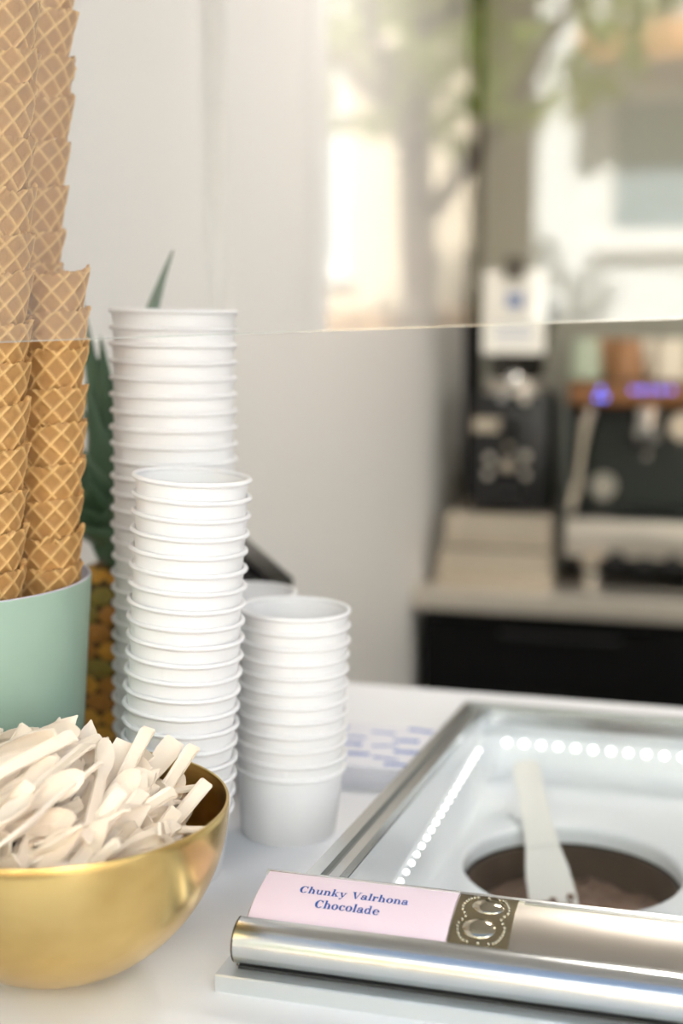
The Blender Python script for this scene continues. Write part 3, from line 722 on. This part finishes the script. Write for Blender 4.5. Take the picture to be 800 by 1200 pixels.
while len(poses) < base_n + 205 and tries < 40000:
    tries += 1
    r = .095 * math.sqrt(rs.random()); a_ = rs.uniform(0, 2 * PI); x, y = r * math.cos(a_) - .004, r * math.sin(a_)
    az = rs.gauss(.55, .55) if rs.random() < .85 else rs.uniform(0, 2 * PI)
    elv = rs.uniform(.12, .85)
    d = Vector((math.cos(az) * math.cos(elv), math.sin(az) * math.cos(elv), math.sin(elv)))
    top = Vector((x, y, heap(x, y) + rs.uniform(-.012, .022)))
    ctr = top - d * SL / 2; lo_ = top - d * SL
    ok = True
    for f in (0, .25, .5, .75, 1):
        q_ = lo_ + d * SL * f
        rin = bowl_r(min(max(q_.z, .004), BH), BR, BH) - .009
        if q_.z < .008 or (q_.z < BH + .006 and math.hypot(q_.x, q_.y) > rin): ok = False
    if max(math.hypot(*top.xy), math.hypot(*lo_.xy)) > BR - .006 and max(top.x, lo_.x) > -.04: ok = False
    if d.x < -.2 and top.z > .108: ok = False
    if elv < .45 and top.x > .03 and top.z > .112: ok = False
    if top.x > .078 or math.hypot(top.x, top.y) > (BR - .006 if top.x > -.02 and top.y < .04 else BR + .012): ok = False
    if not ok: continue
    if any(seg_dist(lo_, top, m, n2) < .0027 for m, n2 in segs): continue
    segs.append((lo_, top))
    view = (Vector((.17, -.8, .45)).normalized() + Vector((rs.gauss(0, .45), rs.gauss(0, .45), rs.gauss(0, .45)))).normalized()
    nz = (view - d * view.dot(d)).normalized()
    flip = -1 if rs.random() < .62 else 1             # blade up or handle up
    xa = d * flip
    M3 = Matrix((xa, nz.cross(xa), nz)).transposed()
    poses.append((rs.randrange(3), ctr, M3.to_quaternion()))
high = max(range(base_n, len(poses)), key=lambda i: segs[i - base_n][1].z)
right = max(range(base_n, len(poses)), key=lambda i: segs[i - base_n][1].x)
front = min(range(base_n, len(poses)), key=lambda i: segs[i - base_n][1].y)
for i, (k, c_, q_) in enumerate(poses):
    o = bpy.data.objects.new('spoon', SM[k]); link(o)
    o.rotation_mode = 'QUATERNION'; o.rotation_quaternion = q_
    o.location = BOWL + c_
    if i == high: lab = 'pale wooden %s spoon standing highest above the heap in the brass bowl' % SN[k]
    elif i == right: lab = 'pale wooden %s spoon reaching farthest towards the right rim of the bowl' % SN[k]
    elif i == front: lab = 'pale wooden %s spoon lying closest to the front rim of the bowl' % SN[k]
    elif i < base_n: lab = 'pale wooden %s spoon mostly buried deep in the bowl heap' % SN[k]
    else:
        t_ = segs[i - base_n][1]
        reg = 'front' if t_.y < -.03 else 'back' if t_.y > .03 else 'middle'
        sdx = 'right side' if t_.x > .03 else 'left side' if t_.x < -.03 else 'centre'
        lab = 'pale wooden %s spoon on the heap, %s %s of the bowl' % (SN[k], reg, sdx)
    tag(o, lab, 'spoon', 'spoons in the brass bowl')

# ------------------------------------------------------------------ pineapple
PX, PD = (140 - 400) / FPX * 1.27, 1.255
pn = thing('pineapple', 'whole ripe pineapple with green crown behind the cone pot', 'pineapple', (PX, PD, 0))
PHH, PR = .182, .056
def pr(z):
    f = z / PHH
    return PR * (max(0, 1 - abs(2 * f - 1) ** 2.8) ** .5 * .93 + .07)
obj('core', lathe([(.001, .001)] + [(pr(PHH * k / 20) * .95, max(.001, PHH * k / 20)) for k in range(21)] + [(.001, PHH)], 40), mat('pineapple gaps', rgb(92, 70, 28), .7, var=.3, scale=60), pn, 60)
V = []; F = []
n = 6
for r, z in ((1.0, 0), (.86, .30), (.5, .52), (.18, .60), (.05, .95)):
    for k in range(n):
        a = 2 * PI * k / n; V.append((r * math.cos(a), r * math.sin(a), z))
for i in range(4):
    for k in range(n): F.append((i * n + k, i * n + (k + 1) % n, i * n + n + (k + 1) % n, i * n + n + k))
F.append(tuple(range(24, 30)))
EY = [mesh('eye', (V, F), mat('pineapple rind %d' % k, c, .5, var=.3, scale=3), 40) for k, c in enumerate((rgb(196, 138, 40), rgb(168, 112, 38), rgb(136, 118, 44), rgb(206, 150, 52)))]
rows = 11
rnd = random.Random(8)
for i in range(rows):
    z = PHH * (.06 + .88 * i / (rows - 1)); r = pr(z)
    m = 12
    for k in range(m):
        a = 2 * PI * (k + .5 * (i % 2)) / m
        dz = (pr(z + .004) - pr(z - .004)) / .008
        nv = Vector((math.cos(a), math.sin(a), -max(-1.2, min(1.2, dz)))).normalized()
        o = obj('eye', EY[rnd.randrange(4)], None, pn, loc=(r * .955 * math.cos(a), r * .955 * math.sin(a), z))
        o.rotation_mode = 'QUATERNION'; o.rotation_quaternion = nv.to_track_quat('Z', 'Y')
        sc_ = 2 * PI * r / m * .53
        o.scale = (.0098, min(sc_, .0165), .0062)
        o.scale = (min(sc_, .016), .0098, .0062)
def leaf(az, tilt, L, wd, curl):
    V = []; F = []; K = 12
    c = Vector((0, 0, 0)); ang = tilt
    d = Vector((math.cos(az), math.sin(az), 0)); sd = Vector((-math.sin(az), math.cos(az), 0))
    for i in range(K + 1):
        f = i / K; h = wd * (1 - f ** 1.6) * (.75 + .5 * math.sin(PI * min(1, f * 1.4))) + .0004
        nn_ = (d * math.cos(ang) * -1 * 0 + Vector((0, 0, 1)) * math.sin(ang) * 0) + (-d * math.cos(ang) + Vector((0, 0, 1)) * math.sin(ang))
        for t in (-1, -.5, 0, .5, 1): V.append(c + sd * h * t + nn_ * (t * t * h * .55))
        for t in (1, .5, 0, -.5, -1): V.append(c + sd * h * t + nn_ * (t * t * h * .55 - .0016 * (1 - abs(t) * .7)))
        st_ = (d * math.sin(ang) + Vector((0, 0, 1)) * math.cos(ang)) * (L / K)
        c = c + st_; ang += curl / K
    for i in range(K):
        for j in range(10): F.append((i * 10 + j, i * 10 + (j + 1) % 10, i * 10 + 10 + (j + 1) % 10, i * 10 + 10 + j))
    return V, F
M_leaf = mat('pineapple leaf', rgb(78, 104, 78), .42, var=.25, scale=14)
M_leaf2 = mat('young pineapple leaf', rgb(120, 150, 88), .42, var=.2, scale=14)
rnd = random.Random(21)
for k in range(26):
    az = k * 2.39996; f = k / 25
    o = obj('leaf', leaf(az, .42 - .36 * f + rnd.uniform(-.06, .06), .07 + .10 * f + rnd.uniform(-.01, .01), .012 + .006 * (1 - f), .28 * (1 - f)), M_leaf if k % 6 else M_leaf2, pn, 60)
    o.location = (.022 * (1 - f) * math.cos(az), .022 * (1 - f) * math.sin(az), PHH - .006 + .03 * f)
for az, tl, L, wd, cu in ((-.62, .03, .285, .0340, .42), (-2.25, .10, .215, .0350, .10), (-2.0, .24, .165, .030, 0), (-2.6, .30, .150, .031, .1), (-1.7, .12, .205, .028, .1), (-2.7, .06, .235, .030, .05), (-1.2, .16, .19, .030, .1), (-2.9, .42, .13, .030, .1), (-3.1, .7, .10, .026, .2), (-2.3, .75, .10, .026, .2), (-1.5, .8, .09, .026, .2), (-2.7, .95, .09, .024, .1), (-2.0, 1.0, .08, .024, .1), (-2.5, .55, .11, .028, .1), (-1.9, .50, .09, .022, .1)):
    o = obj('leaf', leaf(az, tl, L, wd, cu), M_leaf, pn, 60); o.location = (.010 * math.cos(az), .010 * math.sin(az), PHH + .006)

# ------------------------------------------------------------------ printed napkins and the black tablet stand
nk = thing('napkin_stack', 'stack of white paper napkins with blue print beside the freezer rail', 'napkins', O, -TH)
M_nap = mat('napkin paper', rgb(232, 232, 240), .7, var=.015, scale=40)
for k in range(6):
    obj('napkin', box(-.105 + .0006 * (k % 3), .0335 - .0008 * (k % 2), .372 + .0007 * (k % 2), .494, .0004 + .0032 * k, .0034 + .0032 * k, .0006, 1), M_nap, nk)
M_pr = mat('blue napkin print', rgb(70, 112, 190), .7, var=.1, scale=60)
def mark(w_, h_, cells, arcs, rnd):
    ps = []
    for k in range(cells):
        x = -w_ / 2 + w_ * (k + .5) / cells; y = arcs * math.cos(PI * (x / w_)) - arcs * .5
        cw = w_ / cells * .40; hh = h_ * rnd.uniform(.75, 1.1)
        ps.append(([(x - cw, y - hh / 2, 0), (x + cw, y - hh / 2, 0), (x + cw, y + hh / 2, 0), (x - cw, y + hh / 2, 0)], [(0, 1, 2, 3)]))
    V, F = merge(*ps)
    return V, F
rnd = random.Random(3)
for i, (mu, mv, rz) in enumerate([(-.060, .478, .0), (-.014, .470, -.05), (.018, .486, -.2), (-.036, .450, .05), (.012, .452, .1), (-.074, .440, 0), (-.034, .430, .0), (-.003, .432, .25),
                                  (.020, .420, .1), (-.060, .412, -.1), (-.022, .404, .1), (.006, .398, -.1), (-.080, .392, 0), (-.040, .386, 0), (.020, .384, .1)]):
    o = obj('print_mark', mark(.024 if i % 3 else .020, .0052 if i % 2 else .0085, 6, .003 if i % 3 == 0 else .0005, rnd), M_pr, nk)
    o.location = (mu, mv, .0196); o.rotation_euler = (0, 0, rz)
tb = thing('tablet_stand', 'black wedge-shaped tablet stand behind the cup stacks', 'stand', (-.10, 1.36, 0), 0)
wp = [(-.062, 0), (.050, 0), (.050, .118), (.044, .128), (-.052, .214), (-.062, .208)]
obj('stand_body', [[(a, b, c) for b, a, c in prism(wp, -.05, .05)[0]], [tuple(reversed(f)) for f in prism(wp, -.05, .05)[1]]], M_dark, tb)
e0, e1 = Vector((-.050, 0, .2155)), Vector((.046, 0, .1295))
dr = (e1 - e0).normalized(); nr = Vector((-dr.z, 0, dr.x))
V = [e0 + Vector((0, y, 0)) + nr * h + dr * s for h in (.0005, .006) for y in (-.046, .046) for s in (0, (e1 - e0).length)]
obj('tablet', (V, [(0, 1, 3, 2), (4, 6, 7, 5), (0, 4, 5, 1), (2, 3, 7, 6), (1, 5, 7, 3), (0, 2, 6, 4)]), mat('black glass', rgb(10, 10, 12), .1), tb)
# ------------------------------------------------------------------ coffee station at the back
CZ = -.198; CV0, CV1 = 2.20, 2.86
cf = thing('coffee_counter', 'black cabinet with stainless steel worktop under the coffee machine', 'cabinet', O, -TH)
cu0 = WU1 + .004
obj('steel_worktop', box(cu0, 1.6, CV0, CV1, CZ - .045, CZ, .003), M_steel, cf)
obj('cabinet_body', box(cu0 + .02, 1.58, CV0 + .04, CV1, FLZ + .08, CZ - .045), M_black, cf)
for k in range(3):
    d = obj('cabinet_door', box(cu0 + .022 + .64 * k, cu0 + .655 + .64 * k, CV0 + .02, CV0 + .04, FLZ + .10, CZ - .07, .003), M_black, cf)
    obj('handle', box(cu0 + .20 + .64 * k, cu0 + .46 + .64 * k, CV0 + .006, CV0 + .02, CZ - .10, CZ - .09), M_dark, d)
obj('plinth', box(cu0 + .04, 1.56, CV0 + .10, CV1, FLZ, FLZ + .08), M_dark, cf)
# two-tier steel drawer box
def U(x, y, v): return at_v(x, y, v)
v = CV0 + .10
u0 = U(512, 640, v)[0]; u1 = U(646, 640, v)[0]; zt = U(580, 606, v)[1]
db = thing('knock_drawer', 'beige two-tier steel drawer box under the coffee grinder', 'drawer box', O, -TH)
M_champ = mat('champagne steel', rgb(196, 184, 166), .38, .55, var=.04, scale=12)
zm = (CZ + zt) / 2
obj('lower_tier', box(u0, u1, v, v + .36, CZ + .0005, zm - .003, .004), M_champ, db)
obj('upper_tier', box(u0 + .012, u1 - .004, v + .02, v + .36, zm + .003, zt, .004), M_champ, db)
obj('gap', box(u0 + .015, u1 - .01, v + .025, v + .35, zm - .003, zm + .003), M_dark, db)
for z in ((CZ + zm) / 2, (zm + zt) / 2): obj('drawer_lip', box(u0 + .03, u1 - .03, v - .006 + (.02 if z > zm else 0), v + .001 + (.02 if z > zm else 0), z + .012, z + .020, .001), M_steel, db)
# grinder
v = CV0 + .16
u0 = U(551, 540, v)[0]; u1 = U(642, 540, v)[0]; z1 = U(600, 462, v)[1]; uc = (u0 + u1) / 2
M_ball = mat('mirror chrome', rgb(235, 235, 232), .06, 1)
gr = thing('coffee_grinder', 'black coffee grinder with chrome knobs on the steel drawer box', 'grinder', O, -TH)
obj('grinder_body', box(u0, u1, v, v + .20, zt + .0005, z1, .012), M_dark, gr, 40)
obj('grinder_collar', cyl_z(uc, v + .10, z1, z1 + .03, .075), M_steel, gr, 40)
hz = z1 + .03
obj('bean_hopper', lathe([(.055, 0), (.06, .02), (.085, .14), (.085, .17), (.08, .17), (.078, .14), (.054, .02), (.05, 0)], 40), mat('smoked hopper', rgb(44, 42, 38), .2, var=.2, scale=20), gr, 40, loc=(uc, v + .10, hz))
obj('hopper_lid', cyl_z(uc, v + .10, hz + .171, hz + .185, .088), M_dark, gr, 40)
for (x, y, r, m) in ((603, 446, .020, M_ball), (588, 467, .009, M_chrome), (614, 468, .010, M_steel), (573, 537, .010, M_steel), (615, 535, .011, M_steel), (594, 546, .014, M_champ), (571, 556, .009, M_steel), (615, 557, .009, M_steel), (596, 522, .009, M_champ)):
    uu, zz = U(x, y, v - .012)
    obj('knob', ball(r, 16, 10, (1, .8, 1), (uu, v - .010, zz)), m, gr, 60)
uu, zz = U(571, 498, v); obj('maker_plate', box(uu - .033, uu + .033, v - .004, v, zz - .015, zz + .015, .001), M_champ, gr)
uu, zz = U(597, 575, v); obj('dosing_fork', box(uu - .03, uu + .03, v - .05, v, zz - .008, zz, .003), M_dark, gr)
obj('dosing_spout', cyl_z(uc, v - .02, z1 - .11, z1 - .06, .014, 20, .022), M_dark, gr, 40)
# sheet of paper on a clip
v = CV0 + .155
p0 = U(565, 414, v); p1 = U(640, 316, v)
ns = thing('notice_sheet', 'white notice sheet held by a black clip above the grinder', 'paper', O, -TH)
obj('sheet', box(p0[0], p1[0], v, v + .003, p0[1], p1[1]), mat('notice paper', rgb(236, 234, 226), .6), ns)
uc2 = (p0[0] + p1[0]) / 2
obj('clip', box(uc2 - .022, uc2 + .022, v - .012, v + .012, p1[1] - .02, p1[1] + .03, .004), M_dark, ns)
obj('print', box(uc2 - .018, uc2 + .022, v - .001, v, (p0[1] + p1[1]) / 2 + .005, (p0[1] + p1[1]) / 2 + .045), mat('notice print', rgb(120, 140, 180), .6), ns)
for k in range(3): obj('text_line', box(uc2 - .04, uc2 + .04, v - .001, v, p0[1] + .03 + .016 * k, p0[1] + .034 + .016 * k), mat('notice print', rgb(120, 140, 180), .6), ns)
# dark upright post at the wall corner
v = CV1 - .02
ua = U(548, 300, v)[0]; ub = U(566, 300, v)[0]
cpost = thing('corner_post', 'dark metal upright post in the corner behind the grinder', 'post', O, -TH)
obj('post', box(ua, ub, v - .03, v, CZ + .001, CEZ - .02), M_black, cpost)
# espresso machine
v = CV0 + .14
MU0 = U(667, 560, v)[0]; MU1 = MU0 + .78
em = thing('espresso_machine', 'black espresso machine with wooden front band and blue lights', 'coffee machine', O, -TH)
def zz(y, x=720): return U(x, y, v)[1]
zb, z1, z2, z3 = CZ + .03, zz(652), zz(606), zz(478)
ztop = zz(446)
M_body = mat('dark green-grey enamel', rgb(58, 62, 58), .32, var=.06, scale=6)
M_wood = mat('walnut band', rgb(128, 86, 50), .4, var=.3, scale=9)
M_mirror = mat('polished steel', rgb(214, 212, 206), .12, 1)
obj('back_panel', box(MU0, MU1, v + .16, v + .48, zb, ztop - .012, .012), M_body, em, 40)
obj('top_housing', box(MU0 - .01, MU1 + .01, v + .0, v + .50, z3, ztop - .001, .010), M_dark, em, 40)
obj('wood_band', box(MU0 - .004, MU1 + .004, v - .012, v, z3 + .006, ztop - .004, .004), M_wood, em, 40)
obj('drip_tray', box(MU0 - .005, MU1 + .005, v - .03, v + .2, z1, z2 - .004, .006), M_steel, em, 40)
obj('tray_grille', box(MU0 + .01, MU1 - .01, v - .02, v + .16, z2 - .004, z2), M_dark, em)
obj('base', box(MU0 - .004, MU1 + .004, v - .015, v + .46, zb, z1, .006), M_black, em, 40)
for uu in (MU0 + .05, MU1 - .05):
    for vv in (v + .03, v + .42): obj('foot', cyl_z(uu, vv, CZ + .0005, zb, .022), M_steel, em, 40)
obj('side_panel', box(MU0 - .022, MU0 - .004, v + .0, v + .49, zb, z3 + .01, .004), M_body, em, 40)
obj('side_panel', box(MU1 + .004, MU1 + .022, v + .0, v + .49, zb, z3 + .01, .004), M_body, em, 40)
M_bl = emit('blue display light', (.10, .16, .9, 1), 3)
M_vi = emit('violet display light', (.24, .16, .9, 1), 2.2)
bl = mesh('button_light', ball(.0055, 12, 8, (1, .5, 1)), M_bl, 60); vi = mesh('button_light', ball(.0055, 12, 8, (1, .5, 1)), M_vi, 60)
for (x, y, q) in ((704, 457, 0), (700, 466, 0), (708, 466, 0), (742, 457, 1), (752, 457, 0), (763, 457, 1), (774, 457, 0), (786, 457, 1)):
    uu, z_ = U(x, y, v - .014); obj('button_light', vi if q else bl, None, em, loc=(uu, v - .014, z_))
for k, x in enumerate((757, 930)):
    uu, z_ = U(x, 490, v)
    g = obj('group_head', cyl_z(uu, v + .06, z3 - .045, z3 + .002, .034), M_mirror, em, 40)
    obj('portafilter_ring', cyl_z(uu, v + .06, z3 - .075, z3 - .046, .037, 28, .040), M_mirror, g, 40)
    obj('portafilter_handle', tube([(uu, v + .03, z3 - .062), (uu, v - .04, z3 - .066), (uu, v - .11, z3 - .080)], [.011, .014, .012], 14), M_dark, g, 40)
    obj('spout', tube([(uu, v + .06, z3 - .076), (uu, v + .055, z3 - .098), (uu, v + .045, z3 - .118)], [.014, .012, .010], 12), M_mirror, g, 40)
uu, z_ = U(800, 500, v); obj('gauge', cyl_y(uu, z_, v - .01, v + .02, .030, 28), M_champ, em, 40)
s0 = U(690, 488, v - .03); s1 = U(668, 598, v - .08)
obj('steam_wand', tube([(s0[0], v - .005, s0[1] + .01), (s0[0] - .004, v - .03, s0[1] - .01), (s1[0] + .01, v - .075, s1[1] + .05), (s1[0], v - .08, s1[1])], [.010, .010, .009, .008], 14), M_champ, em, 40)
s0 = U(698, 580, v - .02)
obj('milk_jug_badge', cyl_y(s0[0], s0[1], v + .14, v + .158, .030, 28), M_steel, em, 40)
for x, y in ((692, 656), (722, 655), (756, 662), (788, 660)):
    uu, z_ = U(x, y, v - .03); obj('dial', cyl_y(uu, z_, v - .045, v - .015, .019, 24), M_champ if x == 692 else M_dark, em, 40)
# small jug on the grille
uu = U(732, 600, v + .05)[0]
# cups kept on top of the machine
kc = [('kraft brown', rgb(150, 108, 70)), ('cream', rgb(216, 206, 186)), ('pale green', rgb(168, 178, 156))]
def tcup(q, u_, v_, z_, lab):
    t = thing('coffee_cup', lab, 'cup', P(u_, v_, z_), -TH, 'coffee cups on the espresso machine')
    obj('cup_wall', lathe([(.001, .0), (.040, .0), (.0405, .004), (.030, .088), (.029, .09), (.001, .09)], 32), mat('coffee cup %d' % q, kc[q][1], .5, var=.04), t, 40)
    obj('cup_rim', lathe([(.0400 + .0022 * math.cos(2 * PI * k / 10), .003 + .0022 * math.sin(2 * PI * k / 10)) for k in range(11)], 32), mat('coffee cup %d' % q, kc[q][1], .5), t, 50)
rowq = [2, 0, 1, 0, 1, 0, 2]
nth = ['first', 'second', 'third', 'fourth', 'fifth', 'sixth', 'seventh']
for k, q in enumerate(rowq):
    tcup(q, MU0 + .02 + .094 * k, v + .09, ztop, '%s cup upside down on the coffee machine, %s in the front row' % (kc[q][0], nth[k]))
    tcup((q + 1) % 3, MU0 + .045 + .094 * k, v + .20, ztop, '%s cup upside down on the coffee machine, %s in the rear row' % (kc[(q + 1) % 3][0], nth[k]))
# fill lamps added on the unseen ceiling to brighten the room
for k, (lu, lv) in enumerate(((.25, 1.55), (1.35, 1.55))):
    lp = thing('added_fill_lamp', 'added round white fill lamp on the unseen ceiling, %s the left wall' % ('nearest' if k == 0 else 'farthest from'), 'lamp', P(lu, lv, CEZ), -TH, 'added fill lamps')
    obj('fill_lamp_housing', lathe([(.001, -.001), (.20, -.001), (.20, -.05), (.19, -.05), (.19, -.03), (.001, -.03)], 48), M_white_wall, lp, 40)
    obj('diffuser', lathe([(.19, -.045), (.001, -.045)], 48), emit('fill lamp diffuser', (1, .90, .78, 1), 4), lp)
    L = bpy.data.lights.new('fill_light', 'AREA'); L.shape = 'DISK'; L.size = .36; L.energy = 13; L.color = (1, .94, .87)
    lo = bpy.data.objects.new('fill_light', L); link(lo, lp); lo.location = (0, 0, -.055)

# ------------------------------------------------------------------ the street behind the camera (seen in the glass)
struct('ground', plate(-30, 30, -40, -.3, FLZ - .08, FLZ - .02), mat('street paving', rgb(150, 145, 138), .8, var=.12, scale=1.5), 'paved street in front of the shop')
FV = -10.0
def house(name, label, u0, u1, h, m, wins, wm, plinth):
    t = thing(name, label, 'building', O, -TH)
    obj('house_front', plate(u0, u1, FV - 6, FV, FLZ - .02, h), m, t)
    obj('plinth', plate(u0, u1 - .01, FV, FV + .06, FLZ - .02, FLZ + plinth[0]), plinth[1], t)
    for a, b, c, d in wins:
        f = obj('window_frame', ring_y(a, b, c, d, .10), wm, t)
        obj('pane', plate(a + .1, b - .1, FV + .005, FV + .02, c + .1, d - .1), mat('window pane', rgb(150, 165, 172), .06, 0, spec=.8), f)
        obj('glazing_bar', plate((a + b) / 2 - .03, (a + b) / 2 + .03, FV + .02, FV + .05, c + .1, d - .1), wm, f)
        obj('window_sill', plate(a - .06, b + .06, FV, FV + .12, c - .07, c), wm, f)
    return t
def ring_y(a, b, c, d, w_):
    return merge(plate(a, a + w_, FV, FV + .07, c, d), plate(b - w_, b, FV, FV + .07, c, d), plate(a + w_, b - w_, FV, FV + .07, c, c + w_), plate(a + w_, b - w_, FV, FV + .07, d - w_, d))
M_wp = mat('white window paint', rgb(240, 240, 236), .4, var=.02)
house('town_house', 'cream town house with white windows across the street', -14, -1.75, 8.5, mat('cream render', rgb(226, 212, 188), .8, var=.06, scale=1.2),
      [(-3.55, -2.75, .75, 3.4), (-5.4, -4.4, .75, 3.4), (-7.6, -6.6, .75, 3.4), (-9.8, -8.8, .75, 3.4), (-3.55, -2.75, 4.6, 6.9), (-5.4, -4.4, 4.6, 6.9), (-7.6, -6.6, 4.6, 6.9)], M_wp, (1.5, mat('tan stone', rgb(186, 148, 106), .8, var=.1, scale=2)))
t2_ = house('shop_house', 'white shop house with brown awnings across the street', -1.25, 12, 9.0, mat('white render', rgb(236, 238, 236), .8, var=.03, scale=1.2),
      [(-.75, .75, .95, 2.1), (1.4, 2.9, .95, 2.1), (3.6, 5.1, .95, 2.1), (-.75, .75, 3.6, 5.4), (1.4, 2.9, 3.6, 5.4)], M_wp, (1.3, mat('brown timber', rgb(150, 110, 74), .6, var=.2, scale=3)))
for k, (a, b) in enumerate(((-.9, .95), (1.3, 3.0), (3.5, 5.2))):
    obj('awning', ([(a, FV, 2.62), (b, FV, 2.62), (b, FV + .8, 2.28), (a, FV + .8, 2.28), (a, FV, 2.56), (b, FV, 2.56), (b, FV + .8, 2.18), (a, FV + .8, 2.18)],
                   [(0, 1, 2, 3), (7, 6, 5, 4), (3, 2, 6, 7), (0, 4, 5, 1), (0, 3, 7, 4), (1, 5, 6, 2)]), mat('ochre canvas', rgb(196, 150, 100), .7, var=.05), t2_)
M_bark = mat('bark', rgb(84, 72, 58), .85, var=.25, scale=8, bump=.4)
M_fol = mat('street leaves', rgb(150, 164, 92), .6, var=.25, scale=2)
_n = M_fol.node_tree; _t = _n.nodes.new('ShaderNodeBsdfTranslucent'); _t.inputs[0].default_value = rgb(190, 200, 110); _m = _n.nodes.new('ShaderNodeMixShader'); _m.inputs[0].default_value = .5
_n.links.new(_n.nodes['Principled BSDF'].outputs[0], _m.inputs[1]); _n.links.new(_t.outputs[0], _m.inputs[2]); _n.links.new(_m.outputs[0], _n.nodes['Material Output'].inputs[0])
def tree(u_, v_, h, cr_, seed, lab):
    t = thing('street_tree', lab, 'tree', P(u_, v_, FLZ - .02), 0, 'trees along the street')
    rnd = random.Random(seed)
    obj('trunk', tube([(0, 0, 0), (.03, .02, h * .4), (-.03, .05, h * .75), (.0, .0, h)], [.13, .10, .08, .05], 12), M_bark, t, 60)
    for k in range(5):
        a = k * 1.3 + rnd.random(); obj('branch', tube([(0, 0, h * (.55 + .07 * k)), (.5 * cr_ * math.cos(a), .5 * cr_ * math.sin(a), h * (.75 + .06 * k)), (.85 * cr_ * math.cos(a), .85 * cr_ * math.sin(a), h * (.95 + .06 * k))], [.05, .035, .012], 8), M_bark, t, 60)
    V = []; F = []
    for k in range(1500):
        while True:
            p = Vector((rnd.uniform(-1, 1), rnd.uniform(-1, 1), rnd.uniform(-1, 1)))
            if p.length < 1 and noise.noise(p * 2.3 + Vector((seed, 0, 0))) > -.12: break
        c = Vector((p.x * cr_, p.y * cr_, h + p.z * cr_ * .85)); s_ = rnd.uniform(.07, .13)
        q = Euler((rnd.uniform(0, 6), rnd.uniform(0, 6), rnd.uniform(0, 6))).to_matrix()
        b = len(V)
        for x, y, z in ((-1, 0, 0), (0, -.5, .12), (1, 0, 0), (0, .5, .12)): V.append(c + q @ (Vector((x, y, z)) * s_))
        F.append((b, b + 1, b + 2, b + 3))
    f = obj('foliage', (V, F), M_fol, t); f['kind'] = 'stuff'
tree(-1.35, -6.4, 3.5, 1.45, 4, 'leafy street tree with low crown in front of the alley')
tree(-4.6, -7.4, 4.6, 1.5, 7, 'leafy street tree in front of the cream town house')
tree(2.4, -7.0, 4.6, 1.6, 9, 'leafy street tree in front of the white shop house')
